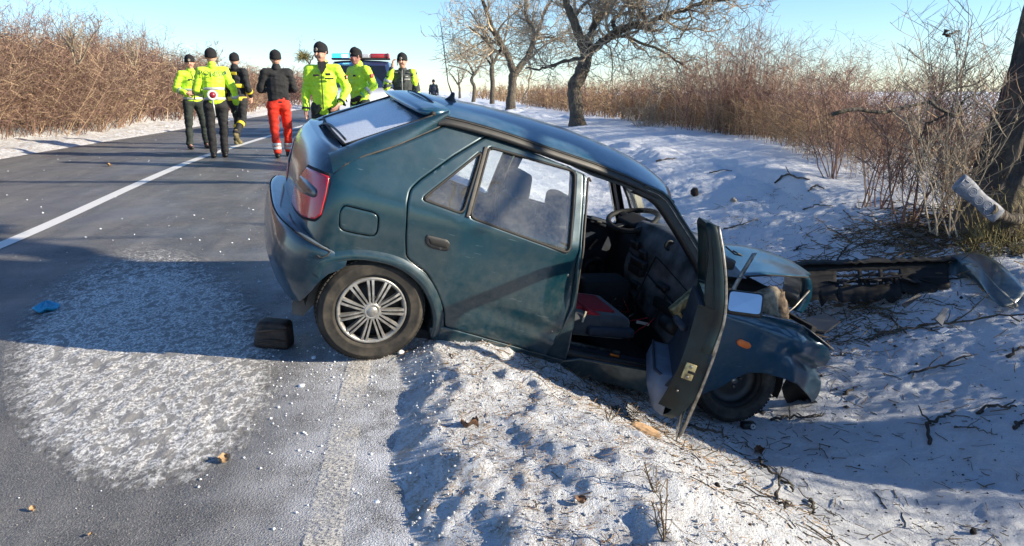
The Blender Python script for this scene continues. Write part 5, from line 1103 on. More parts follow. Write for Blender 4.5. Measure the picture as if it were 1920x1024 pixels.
def clod(u, v, s, lab, mat, cat, seed, name='clod', sq=(1, .7, .7), zo=0):
    b = on_ground(u, v); bm = bmesh.new(); bmesh.ops.create_icosphere(bm, subdivisions=3, radius=s); g = seed*3.7
    for q in bm.verts:
        k = 1+.5*(float(fbm(np.array([q.co.x/s*1.3+g]), np.array([q.co.y/s*1.3+q.co.z/s*2]), 3, seed)[0])-.5)*1.4; q.co = Vector((q.co.x*sq[0]*k, q.co.y*sq[1]*k, q.co.z*sq[2]*k))
    me = bpy.data.meshes.new(name); bm.to_mesh(me); bm.free(); me.materials.append(mat); o = link(bpy.data.objects.new(name, me)); o.location = b+np.array([0, 0, s*sq[2]*.6+zo]); o.rotation_euler = (0, .2, seed); return tag(o, lab, cat)
M_CLOD = simple('dark_earth', (.02, .017, .015), .95, var=.5, scale=30, bump=.8, bd=.01)
clod(1302, 366, .085, 'black clod of earth on the far snow bank', M_CLOD, 'clod', 1, 'earth_clod', (1, .8, .9)); clod(1375, 378, .05, 'grey stone on the snow right of the black clod', M_GRIT, 'stone', 2, 'stone')
clod(1825, 1000, .022, 'dark grass tuft at the lower right', M_CLOD, 'clod', 4, 'earth_clod'); clod(1345, 912, .013, 'small black pebble on the snow, lower centre', M_CLOD, 'pebble', 5, 'pebble')
for i, (u, v, s, lab) in enumerate([(752, 664, .022, 'lump of ice against the rear tyre'), (705, 945, .016, 'ice lump at the edge of the snow bank, lower centre'), (565, 725, .014, 'flat ice lump on the asphalt beside the edge line'), (588, 672, .012, 'crumb of ice left of the rear tyre')]): clod(u, v, s, lab, M_ICE, 'ice lump', 20+i, 'ice_lump', (1.2, .9, .6))
M_WOOD = simple('fresh_broken_wood', (.62, .40, .22), .8, var=.4, scale=20, bump=.4); bb = clod(1210, 812, .055, 'orange broken piece of wood in the snow by the door tip', M_WOOD, 'wood piece', 9, 'broken_wood', (1.5, .7, .45))
bb.rotation_euler = (0, .25, -.5)
# ------------------------------------------------------------------ torn bumper and scraps
def local_rows(o, rows): return [[np.array(p)-np.array(o.location) for p in r] for r in rows]
fb = empty('torn_bumper', tuple(at(1620, 560, 6.7)), 0, 'torn off front bumper lying upturned on the snow, black inside with one teal end', 'bumper')
Dd = 6.9
def bpx(u, v, D): return at(u, v, D)
us = np.linspace(1480, 1785, 40); ge = np.random.default_rng(4); q_ = (us-1480)/305
top = [at(u, 490-9*f+ge.normal(0, 1.0), 6.95-.25*f) for u, f in zip(us, q_)]; bot = [at(u, 556-10*f, 6.60-.25*f) for u, f in zip(us, q_)]
def fbr(f, i0, i1, jag=0): return [t_*(1-f)+b_*f+np.array([0, .05*math.sin(math.pi*min(1, f)), 0])+np.array([0, 0, -abs(ge.normal(0, jag)) if jag else 0]) for t_, b_ in zip(top[i0:i1], bot[i0:i1])]
loft('bumper_beam', local_rows(fb, [[p+[-.02, -.10, -.015] for p in top], top, fbr(.2, 0, 40), fbr(.38, 0, 40)]), M_DARK, fb, thick=.008)
loft('bumper_web', local_rows(fb, [fbr(f, 0, 13) for f in (.36, .6, .85)]+[fbr(1.1, 0, 13, .035)]), M_DARK, fb, thick=.008); loft('bumper_web', local_rows(fb, [fbr(f, 27, 40) for f in (.36, .6, .8)]+[fbr(.95, 27, 40, .03)]), M_DARK, fb, thick=.008)
loft('bumper_web', local_rows(fb, [fbr(f, 12, 28) for f in (.78, .95)]+[fbr(1.1, 12, 28, .03)]), M_DARK, fb, thick=.008)
for (f0, f1) in ((.47, .54), (.62, .70)): loft('grille_slat', local_rows(fb, [fbr(f, 12, 28, .004) for f in (f0, f1)]), M_DARK, fb, thick=.008)
for i in (17, 22): loft('grille_post', local_rows(fb, [fbr(f, i, i+2) for f in (.36, .8)]), M_DARK, fb, thick=.01)
for i in range(22):
    a_ = top[int(ge.integers(0, 39))]*.4+bot[int(ge.integers(0, 39))]*.6-np.array(fb.location); bar('torn_rib', a_, a_+[ge.normal(0, .15), -.05-.1*ge.random(), ge.normal(-.03, .07)], .02+.03*ge.random(), .012, M_DARK, fb)
for u, h in ((1493, 9), (1500, 6), (1520, 8), (1538, 14), (1541, 5)): a_ = at(u, 489, 6.95)-np.array(fb.location); bar('clip_tab', a_, a_+[0, .0, h/205.], .03, .012, M_BLK, fb)
# teal end: curved corner coming forward
c_top = [at(1742, 484, 6.75), at(1790, 478, 6.70), at(1830, 474, 6.55), at(1862, 486, 6.3), at(1895, 512, 6.05), at(1925, 545, 5.85)]
c_mid = [at(1750, 497, 6.70), at(1795, 492, 6.62), at(1826, 492, 6.40), at(1850, 512, 6.12), at(1875, 540, 5.90), at(1905, 568, 5.75)]
c_bot = [at(1752, 532, 6.62), at(1790, 524, 6.55), at(1815, 522, 6.35), at(1838, 538, 6.05), at(1858, 560, 5.85), at(1880, 576, 5.72)]
c_bk = [p+[0, .05, -.10] for p in c_top]
n_ = 20; rows = [spline(c, n_) for c in (c_bk, c_top, c_mid, c_bot)]; rr = []
for i in range(n_): rr.append(spline([rows[k][i] for k in range(4)], 10))
loft('bumper_corner', local_rows(fb, rr), M_BODY, fb, thick=.006)
tube_obj('foam_strip', np.array(spline(c_mid, 16))[4:]-np.array(fb.location)+[-.01, -.02, -.02], .016, simple('grey_foam_strip', (.32, .31, .27), .8, var=.4), fd and fb, 6)
tube_obj('fog_lamp_rim', [at(1790+22*math.cos(a), 533+11*math.sin(a), 6.5)-np.array(fb.location) for a in np.linspace(0, 6.28, 20)], .008, M_BLK, fb, 5)
# flat dark plate and other scraps
def plate(name, label, px, D, mat, cat, th=.012):
    c = np.mean([at(u, v, d) for (u, v), d in zip(px, D)], 0); V = [at(u, v, d)-c for (u, v), d in zip(px, D)]; o = mesh_obj(name, V, [list(range(len(V)))], mat, None, False); o.location = c; m = o.modifiers.new('s', 'SOLIDIFY'); m.thickness = th; return tag(o, label, cat)
plate('splash_shield', 'black plastic splash shield lying by the crushed fender tip', [(1492, 618), (1512, 598), (1545, 590), (1576, 605), (1545, 627), (1515, 622)], [5.6, 5.75, 5.8, 5.6, 5.35, 5.4], M_BLK, 'plastic shield')
plate('plastic_scrap', 'grey plastic scrap standing in the snow below the bumper', [(1752, 600), (1768, 578), (1778, 580), (1765, 612)], [5.4, 5.5, 5.5, 5.38], simple('grey_scrap', (.06, .075, .10), .5), 'plastic scrap')
plate('plastic_scrap', 'light blue plastic sliver on the snow right of the crossed sticks', [(1758, 622), (1772, 614), (1780, 618), (1766, 626)], [5.35, 5.4, 5.35, 5.3], simple('blue_grey_scrap', (.35, .42, .55), .5), 'plastic scrap', .005)
plate('plastic_scrap', 'long thin black scrap by the torn bumper foot', [(1690, 572), (1722, 552), (1728, 556), (1696, 578)], [5.9, 6.0, 6.0, 5.85], M_BLK, 'plastic scrap')
sc = on_ground(1402, 803); o = empty('car_part', tuple(sc+[0, 0, .02]), 0, 'small dark car part with a white round fitting on the snow under the fender', 'car part'); box('part_body', (0, 0, 0), (.09, .06, .045), M_BLK, o, .01); lathe('round_fitting', [(.006, -.03), (.012, -.034), (.018, -.034), (.018, -.02)], simple('white_fitting', (.6, .6, .6), .5), o, 'Y', (.02, -.005, .005), 16)
# brown box-shaped bundle on the road
bc = (at_z(520, 655, .0)); o = empty('brown_box', tuple(bc), 0, 'dark brown leather-like block lying on the asphalt left of the rear wheel', 'block')
M_BRN = simple('dark_brown_leather', (.07, .04, .028), .6, var=.5, scale=14, bump=.5, bscale=40, bd=.008)
b0 = box('block_body', (-.02, .06, .075), (.20, .14, .15), M_BRN, o, .03, Matrix.Rotation(R(-8), 3, 'Z') @ Matrix.Rotation(R(6), 3, 'Y'), 4, .85)
tube_obj('fold', [(-.10, -.018, .11), (-.03, -.022, .118), (.05, -.012, .112)], .006, simple('brown_fold', (.11, .07, .05), .7), o, 6); tube_obj('fold', [(-.09, -.018, .055), (-.02, -.02, .06), (.05, -.01, .05)], .005, M_BRN, o, 6)
bg_ = at_z(88, 585, .0); rows = []; M_BAG = simple('light_blue_plastic', (.04, .36, .62), .45, var=.25, scale=30, bump=.5, bscale=30, bd=.01)
for f in np.linspace(0, 1, 8): rows.append([[(.09*math.sin(math.pi*min(.97, f*.85+.15)))*math.cos(a)*(1+.25*math.sin(3*a+f*4)), .12*math.sin(math.pi*min(.97, f*.85+.15))*math.sin(a), .015+.07*f+.012*math.sin(5*a)] for a in np.linspace(0, 2*math.pi, 24)[:-1]])
o = loft('blue_glove', rows, M_BAG, None, closed=True, caps=True); o.location = bg_; o.scale = (.75, .75, .8); tag(o, 'crumpled light blue rubber glove on the far left of the blurred disc patch', 'glove')

# ------------------------------------------------------------------ people
def remesh(name, parts, mat, parent, vox, smooth=3, disp=0, seed=0):
    """parts: (p0, p1, r0, r1, sx, sy) tapered capsules merged into one skin"""
    bm = bmesh.new()
    for pt in parts:
        p0, p1, r0, r1 = Vector(pt[0]), Vector(pt[1]), pt[2], pt[3]; sx, sy = (pt[4], pt[5]) if len(pt) > 4 else (1, 1)
        ax = p1-p0; Ln = ax.length; z = ax.normalized() if Ln > 1e-6 else Vector((0, 0, 1)); x = Vector((1, 0, 0))
        if abs(z.x) > .9: x = Vector((0, 1, 0))
        y = z.cross(x).normalized(); x = y.cross(z); n = 14; rings = []
        prof = [(-r0*math.cos(a), r0*math.sin(a)) for a in np.linspace(.15, math.pi/2, 4)]+[(Ln+r1*math.sin(a), r1*math.cos(a)) for a in np.linspace(0, math.pi/2-.15, 4)]
        for h, r in prof: rings.append([bm.verts.new(p0+z*h+x*(r*sx*math.cos(a))+y*(r*sy*math.sin(a))) for a in [2*math.pi*i/n for i in range(n)]])
        for a_, b_ in zip(rings, rings[1:]):
            for i in range(n): bm.faces.new((a_[i], a_[(i+1) % n], b_[(i+1) % n], b_[i]))
        bm.faces.new(rings[0][::-1]); bm.faces.new(rings[-1])
    me = bpy.data.meshes.new(name); bm.to_mesh(me); bm.free(); o = link(bpy.data.objects.new(name, me))
    m = o.modifiers.new('r', 'REMESH'); m.mode = 'VOXEL'; m.voxel_size = vox
    if smooth: m = o.modifiers.new('s', 'SMOOTH'); m.iterations = smooth; m.factor = .5
    dg = bpy.context.evaluated_depsgraph_get(); me2 = bpy.data.meshes.new_from_object(o.evaluated_get(dg)); o.modifiers.clear(); o.data = me2; me2.name = name
    if disp:
        n = len(me2.vertices); co = np.empty(n*3, np.float32); me2.vertices.foreach_get('co', co); co = co.reshape(-1, 3); no = np.empty(n*3, np.float32); me2.vertices.foreach_get('normal', no); no = no.reshape(-1, 3)
        k = fbm(co[:, 0]*5+co[:, 2]*4+seed, co[:, 2]*16+co[:, 1]*7, 3, seed)-.5; k2 = np.abs(fbm(co[:, 0]*11+co[:, 1]*9, co[:, 2]*13, 2, seed+3)-.5)
        co += no*((k*1.6-k2*.9)*disp)[:, None]; me2.vertices.foreach_set('co', co.ravel())
    me2.materials.clear(); me2.materials.append(mat); me2.polygons.foreach_set('use_smooth', [True]*len(me2.polygons)); me2.update(); o.parent = parent; return o
M_SKIN = simple('skin', (.52, .30, .21), .55, var=.15, scale=20, bump=.05, c2=(.45, .22, .16))
t = NT('hi_vis_yellow'); v = t.co(); n = t.noise(v, 9, 4); M_HIVIS = t.done(t.bsdf(t.mix(t.mr(n, .35, .65), (.56, .86, .03), (.44, .74, .03)), .6, 0, t.bump(t.noise(v, 28, 4), .35, .012), sheen=.15))
M_NAVY = simple('dark_green_trousers', (.022, .032, .028), .85, var=.35, scale=12, bump=.4, bscale=24, bd=.01); M_BLACKC = simple('black_cloth', (.018, .019, .022), .85, var=.3, scale=12, bump=.4, bscale=24, bd=.01)
M_HAT = simple('black_knit', (.010, .010, .013), .95, var=.2, scale=90, bump=.6, bscale=160, bd=.004); M_BOOT = simple('black_boot', (.014, .013, .012), .5, var=.3, scale=20)
M_REDP = simple('red_trousers', (.78, .035, .012), .75, var=.2, scale=10, bump=.4, bscale=22, bd=.01); M_REFL = simple('silver_reflective', (.55, .57, .56), .4, .3, var=.15); M_YB = simple('yellow_band', (.80, .62, .03), .55, var=.12, scale=20)
M_VEST = simple('dark_grey_vest', (.05, .06, .06), .8, var=.3, scale=14, bump=.4, bscale=25, bd=.01); M_GREYN = simple('grey_neck', (.25, .27, .26), .8); M_SHIRT = M_BLACKC
M_BADGE = simple('badge_white', (.75, .72, .62), .6); M_BADR = simple('badge_red', (.6, .03, .04), .5); M_GLOVE = M_BOOT; M_BOOTF = simple('tan_work_boot', (.20, .17, .08), .8, var=.4, scale=20); M_DGREEN = simple('green_band', (.12, .45, .18), .5, var=.1)
def hand(wrist, dirv, palm_n, curl=.5, s=1.0, side=1):
    """parts for palm, four unequal fingers and a thumb"""
    d = Vector(dirv).normalized(); n = Vector(palm_n).normalized(); x = d.cross(n).normalized()*side; w = Vector(wrist); out = [(w, w+d*.03*s, .024*s, .03*s, 1, .8)]
    for k in (-.022, -.007, .008, .022): out.append((w+d*.02*s+x*k*s, w+d*.085*s+x*k*1.15*s, .014*s, .012*s))
    for k, l in ((-.027, .060), (-.009, .075), (.010, .080), (.028, .070)):
        a = w+d*.085*s+x*k*s; v = (d*math.cos(curl*.6)+n*math.sin(curl*.6)); b = a+v*l*.5*s; v2 = (d*math.cos(curl*1.6)+n*math.sin(curl*1.6)); out += [(a, b, .0105*s, .0095*s), (b, b+v2*l*.5*s, .0095*s, .008*s)]
    a = w+d*.03*s+x*.028*s; b = a+(d*.5+x*.8+n*.3).normalized()*.04*s; out += [(a, b, .013*s, .011*s), (b, b+(d*.9+x*.2+n*.4).normalized()*.035*s, .011*s, .0095*s)]
    return out
def person(label, foot, H, yaw, pose, kit, group=None, seed=1, name='person'):
    """local frame: faces +Y, left is -X ... joints in units of height H (1 = full height)"""
    o = empty(name, tuple(foot), yaw, label, 'person', group); J = {k: Vector(v)*H for k, v in pose.items() if isinstance(v, tuple)}
    hip, ch, nk, hd = J['hip'], J['chest'], J['neck'], J['head']; sh = {q: J['sh'+q] for q in 'LR'}; el = {q: J['el'+q] for q in 'LR'}; wr = {q: J['wr'+q] for q in 'LR'}; hp = {q: J['hp'+q] for q in 'LR'}; kn = {q: J['kn'+q] for q in 'LR'}; an_ = {q: J['an'+q] for q in 'LR'}; S = H/1.8
    face = Vector(pose.get('face', (0, 1, 0))).normalized() if 'face' in pose else Vector((0, 1, 0)); fs = face.cross(Vector((0, 0, 1))).normalized()
    hd_dir = face; up = Vector((0, 0, 1))
    body = [(hip, ch, .11*S, .12*S, 1.15, .8), (ch, nk, .12*S, .06*S, 1.1, .8), (nk, hd-up*.04*S, .056*S, .055*S)]
    for q in 'LR':
        body += [(sh[q], el[q], .045*S, .035*S), (el[q], wr[q], .035*S, .025*S), (hip, hp[q], .09*S, .08*S), (hp[q], kn[q], .075*S, .05*S), (kn[q], an_[q], .05*S, .035*S), (an_[q], an_[q]+hd_foot(pose, q)*.13*S-up*.03*S, .035*S, .03*S)]
        hdv = Vector(pose.get('hand'+q, (0, 0, -1))); pn = Vector(pose.get('palm'+q, (1 if q == 'L' else -1, 0, 0))); body += hand(wr[q], hdv, pn, pose.get('curl'+q, .6), S, 1 if q == 'L' else -1)
    # head with features
    body += [(hd-up*.01*S, hd+up*.045*S, .086*S, .084*S, .88, 1.0) if abs(face.y) > .7 else (hd-up*.01*S, hd+up*.045*S, .086*S, .084*S, 1.0, .88)]
    body += [(hd+face*.03*S-up*.075*S, hd+face*.045*S-up*.07*S, .045*S, .032*S), (hd+face*.088*S+up*.012*S, hd+face*.108*S-up*.020*S, .009*S, .014*S), (hd+face*.07*S+up*.032*S-fs*.035*S, hd+face*.07*S+up*.032*S+fs*.035*S, .018*S, .018*S)]
    for q in (-1, 1): body += [(hd+fs*.078*S*q-up*.01*S, hd+fs*.084*S*q+up*.022*S, .014*S, .017*S), (hd+face*.062*S+fs*.032*S*q-up*.02*S, hd+face*.055*S+fs*.036*S*q-up*.045*S, .026*S, .022*S)]
    bo = remesh('body', body, kit.get('skin', M_SKIN), o, .0085*S, 2)
    for q in (-1, 1): tube_obj('eye', [hd+face*.079*S+fs*.030*S*q+up*.008*S-fs*.011*S, hd+face*.082*S+fs*.030*S*q+up*.008*S, hd+face*.079*S+fs*.030*S*q+up*.008*S+fs*.011*S], [.003*S, .006*S, .003*S], M_BLACKC, bo, 6); tube_obj('eyebrow', [hd+face*.088*S+fs*.018*S*q+up*.030*S, hd+face*.082*S+fs*.046*S*q+up*.030*S], .004*S, M_CLOD, bo, 5)
    tube_obj('mouth', [hd+face*.080*S-fs*.022*S-up*.052*S, hd+face*.088*S-up*.054*S, hd+face*.080*S+fs*.022*S-up*.052*S], .0045*S, simple('lips', (.35, .12, .10), .5) if 'lips' not in bpy.data.materials else bpy.data.materials['lips'], bo, 5)
    # trousers
    tr = [(hip+up*.05*S, hip, .145*S, .150*S, 1.12, .85)]
    for q in 'LR': tr += [(hip, hp[q]-up*.03*S, .125*S, .112*S), (hp[q], kn[q], .108*S, .080*S), (kn[q], kn[q]*.1+an_[q]*.9, .078*S, .066*S), (kn[q]*.12+an_[q]*.88, an_[q]+up*.035*S, .068*S, .066*S)]
    remesh('trousers', tr, kit['trousers'], o, .014*S, 2, .020*S, seed)
    for q in 'LR':
        f = hd_foot(pose, q); a = an_[q]; ft = [(a+up*.05*S, a-up*.02*S, .056*S, .05*S), (a-up*.035*S, a+f*.10*S-up*.045*S, .045*S, .042*S), (a+f*.10*S-up*.045*S, a+f*.17*S-up*.05*S, .044*S, .034*S), (a-f*.05*S-up*.04*S, a-up*.04*S, .04*S, .044*S)]
        if 'toe'+q in pose: pass
        remesh('boot', ft, kit.get('boot', M_BOOT), o, .012*S, 1)
    # jacket
    jm = kit['jacket']; low = hip+up*kit.get('hem', .02)*S; jk = [(low, low+(ch-hip)*.4, .158*S, .150*S, 1.15, .86), (low+(ch-hip)*.3, ch, .150*S, .155*S, 1.2, .86), (ch, ch*.35+nk*.65, .155*S, .085*S, 1.25, .85), (nk-up*.03*S, nk+up*.035*S, .074*S, .070*S)]
    for q in 'LR': jk += [(ch*.45+nk*.55, sh[q], .085*S, .080*S), (sh[q], el[q], .080*S, .066*S), (el[q], el[q]*.14+wr[q]*.86, .066*S, .050*S)]
    jo = remesh('jacket', jk, jm, o, .012*S, 2, .022*S, seed+5)
    if 'sleeve' in kit:
        for q in 'LR': remesh('sleeve', [(sh[q], el[q], .084*S, .070*S), (el[q], el[q]*.14+wr[q]*.86, .070*S, .054*S)], kit['sleeve'], o, .012*S, 2, .02*S, seed+7)
    def ring(nm, a, b, f, w, r, mat, par, sx=1, sy=1):
        z = (b-a).normalized(); x = Vector((1, 0, 0)); x = (x-z*x.dot(z)).normalized() if abs(z.x) < .9 else Vector((0, 1, 0)); y = z.cross(x); c = a+(b-a)*f; rows = []
        for h, rr_ in ((-.5, r*.96), (-.45, r), (.45, r), (.5, r*.96)): rows.append([c+z*w*h+x*(rr_*sx*math.cos(t_))+y*(rr_*sy*math.sin(t_)) for t_ in np.linspace(0, 2*math.pi, 33)[:-1]])
        return loft(nm, [[tuple(p) for p in r_] for r_ in rows], mat, par, closed=True)
    for b_ in kit.get('bands', ()): ring('reflective_band', low, ch, b_[0], b_[1]*S, (.160 if len(b_) < 4 else b_[3])*S, b_[2], jo, 1.13, .88)
    for b_ in kit.get('armbands', ()):
        for q in 'LR': ring('sleeve_band', el[q], wr[q], b_[0], b_[1]*S, b_[3]*S, b_[2], jo)
    for b_ in kit.get('legbands', ()):
        for q in 'LR': ring('leg_band', kn[q], an_[q], b_[0], b_[1]*S, b_[3]*S, b_[2], o)
    if 'cuff' in kit:
        for q in 'LR': ring('cuff', el[q], wr[q], .84, .03*S, .055*S, kit['cuff'], jo)
        ring('hem_band', low, ch, -.36, .035*S, .160*S, kit['cuff'], jo, 1.17, .90)
    if kit.get('gloves'):
        for q in 'LR':
            hdv = Vector(pose.get('hand'+q, (0, 0, -1))); pn = Vector(pose.get('palm'+q, (1 if q == 'L' else -1, 0, 0))); remesh('glove', [(p[0], p[1], p[2]*1.25, p[3]*1.25)+tuple(p[4:]) for p in hand(wr[q], hdv, pn, pose.get('curl'+q, .6), S, 1 if q == 'L' else -1)], M_GLOVE, o, .009*S, 1)
    # knitted hat
    ht = [(hd+up*.045*S-face*.012*S, hd+up*.088*S-face*.018*S, .101*S, .080*S), (hd+up*.045*S-face*.012*S, hd+up*.030*S-face*.018*S, .101*S, .099*S)]
    bmh = bmesh.new(); me = bpy.data.meshes.new('hat'); rows = []
    for h, r in ((.008, .092), (.005, .101), (.02, .105), (.045, .105), (.048, .102), (.075, .102), (.105, .094), (.130, .076), (.148, .048), (.155, .018), (.156, .002)):
        rows.append([tuple(hd-face*(.010+.02*h)*S+fs*(r*.93*S*math.cos(t_))+face*(r*1.03*S*math.sin(t_))+up*(h-.0+.012*math.sin(t_))*S) for t_ in np.linspace(0, 2*math.pi, 33)[:-1]])
    hat = loft('knit_hat', rows, M_HAT, o, closed=True)
    if kit.get('badge', True):
        c = hd+face*.098*S+up*.052*S; tube_obj('hat_badge', [tuple(c+fs*(.016*S*math.cos(t_))+up*(.018*S*math.sin(t_))) for t_ in np.linspace(0, 6.283, 15)], .006*S, M_BADGE, hat, 5); tube_obj('badge_centre', [tuple(c-fs*.004), tuple(c+fs*.004)], .009*S, M_BADR, hat, 6)
    # collar
    ring('collar', nk-up*.02*S, nk+up*.06*S, .35, .055*S, .076*S, kit.get('collar', jm), jo)
    o['_S'] = S; del o['_S']; return o, J, jo, S
def hd_foot(pose, q): return Vector(pose.get('ft'+q, (0, 1, 0))).normalized()
def stand(**k):
    p = dict(hip=(0, 0, .53), chest=(0, .005, .73), neck=(0, .0, .83), head=(0, .012, .915), shL=(-.105, 0, .795), shR=(.105, 0, .795), elL=(-.14, -.01, .625), elR=(.14, -.01, .625), wrL=(-.145, .03, .48), wrR=(.145, .03, .48),
             hpL=(-.055, 0, .50), hpR=(.055, 0, .50), knL=(-.07, .01, .28), knR=(.07, .01, .28), anL=(-.08, 0, .047), anR=(.08, 0, .047)); p.update(k); return p
def feet(u, v): p = at_z(u, v, 0); 
def foot_at(u, v):
    d = ray(u, v); t_ = 5.
    for _ in range(6000):
        p = CP+d*t_
        if p[2] <= float(road_z(p[1])): break
        t_ += .01
    return p
def faces_cam(p): return math.atan2(-p[1], -p[0])-math.pi/2           # yaw that turns +Y towards the camera
def text_on(parent, s, size, c, right, upv, mat, n, bend=None):
    cu = bpy.data.curves.new('lettering', 'FONT'); cu.body = s; cu.size = size; cu.extrude = .0015; cu.align_x = 'CENTER'; cu.align_y = 'CENTER'; cu.space_character = 1.1; cu.resolution_u = 2
    o = bpy.data.objects.new('lettering', cu); COL.objects.link(o); me = bpy.data.meshes.new_from_object(o.evaluated_get(bpy.context.evaluated_depsgraph_get())); COL.objects.unlink(o); bpy.data.objects.remove(o)
    r_, u_, n_ = Vector(right).normalized(), Vector(upv).normalized(), Vector(n).normalized()
    for v_ in me.vertices:
        x, y, z = v_.co; k = (bend or 0)*x*x; v_.co = Vector(c)+r_*x+u_*y+n_*(z-k)
    me.materials.append(mat); return link(bpy.data.objects.new('lettering', me), parent)
POL = dict(jacket=M_HIVIS, trousers=M_NAVY, bands=((.02, .045, M_REFL), (.50, .045, M_REFL)), armbands=((.45, .05, M_REFL, .067),))
G = 'officers in yellow jackets'
# 1 far left officer, facing right of the picture, holding a phone before his belly
f = foot_at(371, 279); y = faces_cam(f)
p1_ = stand(face=(.35, 1, 0), elL=(-.16, .03, .64), wrL=(-.05, .13, .615), elR=(.165, -.01, .64), wrR=(.09, .13, .60), handL=(.8, .3, .1), handR=(-.8, .2, .0), palmL=(0, -1, 0), palmR=(0, -1, 0), anL=(-.10, .0, .047), anR=(.085, .02, .047), knL=(-.085, .02, .28))
o, J, jo, S = person('officer in yellow jacket at far left holding a phone at his waist', f, 1.79, y+.25, p1_, POL, G, 11)
ph = (J['wrL']+J['wrR'])/2+Vector((0, .03, .03)); box('phone', ph, (.07, .015, .13), M_BLACKC, None, .006).parent = o; bpy.data.objects['phone'].name = 'phone'
for q in (-.055, .065): box('chest_label', J['chest']+Vector((q, .150*S, .02)), (.075, .008, .022), M_BLACKC, jo, .003)
tube_obj('jacket_zip', [J['hip']+Vector((0, .152*S, 0)), J['chest']+Vector((0, .150*S, 0)), J['neck']+Vector((0, .085*S, 0))], .006, M_BLACKC, jo, 5)
# 2 officer seen from behind with a signalling disc
f = foot_at(413, 296)
p2_ = stand(face=(.25, 1, 0), elR=(.17, -.02, .63), wrR=(.19, .03, .49), elL=(-.15, .02, .63), wrL=(-.10, .12, .58), handL=(.4, .8, .2), anL=(-.055, .0, .047), anR=(.05, .02, .047), knL=(-.055, .02, .28), knR=(.055, .02, .28), handR=(.0, .1, -1))
o, J, jo, S = person('officer seen from behind with POLÍCIA on the back and a red signalling disc', f, 1.82, faces_cam(f)+math.pi+.12, p2_, dict(POL, gloves=True, badge=False, trousers=M_BLACKC), G, 12)
bk_ = J['chest']+Vector((0, -.155*S, .035)); text_on(jo, 'POLÍCIA', .115, bk_+Vector((0, -.008, .045)), (1, 0, 0), (0, 0, 1), simple('blue_grey_print', (.02, .09, .10), .6), (0, -1, 0), 1.6)
pd = J['hip']+Vector((-.06, -.21, .09)); pa = empty('signal_disc', tuple(Matrix.Rotation(o.rotation_euler.z, 3, 'Z') @ pd+Vector(f)), o.rotation_euler.z, 'red and white round signalling disc hanging at the officer\'s back', 'signal disc')
lathe('disc_rim', [(.075, .012), (.085, .006), (.085, -.006), (.075, -.012), (.05, -.012), (.05, .012), (.075, .012)], simple('disc_white', (.75, .75, .72), .5), pa, n=32); lathe('disc_face', [(0, -.012), (.052, -.012), (.052, .012), (0, .012)], simple('disc_red', (.30, .01, .03), .35), pa, n=32); tube_obj('disc_handle', [(.0, 0, -.08), (.02, .01, -.34)], .011, M_REFL, pa, 8)
# 3 firefighter walking away to the left
f = foot_at(452, 272)
p3_ = stand(face=(-.3, 1, 0), hip=(0, 0, .53), elL=(-.14, -.05, .64), elR=(.15, -.02, .62), wrR=(.12, .10, .53), wrL=(-.12, .05, .5), knR=(.06, -.02, .29), anR=(.07, -.22, .13), ftR=(0, .75, -.65), knL=(-.05, .07, .29), anL=(-.06, .03, .047))
FIRE = dict(jacket=M_BLACKC, trousers=M_BLACKC, bands=((.0, .075, M_YB, .170), (.62, .075, M_YB, .176)), armbands=((.35, .05, M_YB, .069),), legbands=((.35, .07, M_YB, .078),), boot=M_BOOTF, badge=False, hem=-.04)
o, J, jo, S = person('firefighter in dark gear with yellow bands walking behind the officer with the disc', f, 1.88, faces_cam(f)+math.pi-.5, p3_, FIRE, None, 13)
box('back_panel', J['chest']+Vector((0, -.165*S, .09)), (.24, .012, .06), M_YB, jo, .003)
# 4 man in black jacket and red trousers, seen from behind
f = foot_at(530, 296)
p4_ = stand(elL=(-.155, .03, .64), elR=(.155, .03, .64), wrL=(-.09, .14, .64), wrR=(.09, .14, .64), handL=(.8, .5, 0), handR=(-.8, .5, 0), anL=(-.045, -.02, .047), anR=(.075, .14, .047), knR=(.075, .09, .28), knL=(-.055, .01, .28), palmL=(0, -1, 0), palmR=(0, -1, 0))
o, J, jo, S = person('man in black fleece and bright red trousers with grey cuffs, seen from behind', f, 1.79, faces_cam(f)+math.pi+.1, p4_, dict(jacket=M_BLACKC, trousers=M_REDP, legbands=((.80, .05, M_REFL, .076), (.66, .05, M_REFL, .078)), badge=False, hem=.05), None, 14)
# 5 nearest officer behind the car, facing the camera, looking down left
f = foot_at(617, 320)
p5_ = stand(face=(.55, 1, -.0), head=(.01, .03, .912), elL=(-.175, -.01, .64), wrL=(-.12, .07, .53), elR=(.145, -.01, .62), wrR=(.15, .03, .47), handL=(.5, .5, -.6), anL=(-.08, 0, .047))
o, J, jo, S = person('nearest officer in open collared yellow jacket facing the camera behind the car roof', f, 1.86, faces_cam(f)-.12, p5_, dict(POL, bands=(), armbands=(), collar=M_BLACKC, cuff=M_BLACKC, hem=-.03), G, 15)
for (x_, z_, w_, h_, m_) in ((.085, .03, .085, .030, M_BLACKC), (-.085, .045, .075, .035, M_BLACKC), (-.10, -.015, .125, .022, M_BLACKC)): box('chest_label', J['chest']+Vector((x_, .158*S, z_)), (w_, .010, h_), m_, jo, .003)
text_on(jo, 'POLÍCIA', .035, J['chest']+Vector((.10, .160*S, .10)), (-1, 0, 0), (0, 0, 1), simple('green_print', (.05, .22, .06), .6), (0, 1, 0), 1.2)
tube_obj('jacket_zip', [J['hip']+Vector((0.01, .168*S, -.08)), J['hip']+Vector((.01, .160*S, .05)), J['chest']+Vector((.01, .158*S, 0)), J['neck']+Vector((.02, .095*S, -.02))], .008, M_BLACKC, jo, 5)
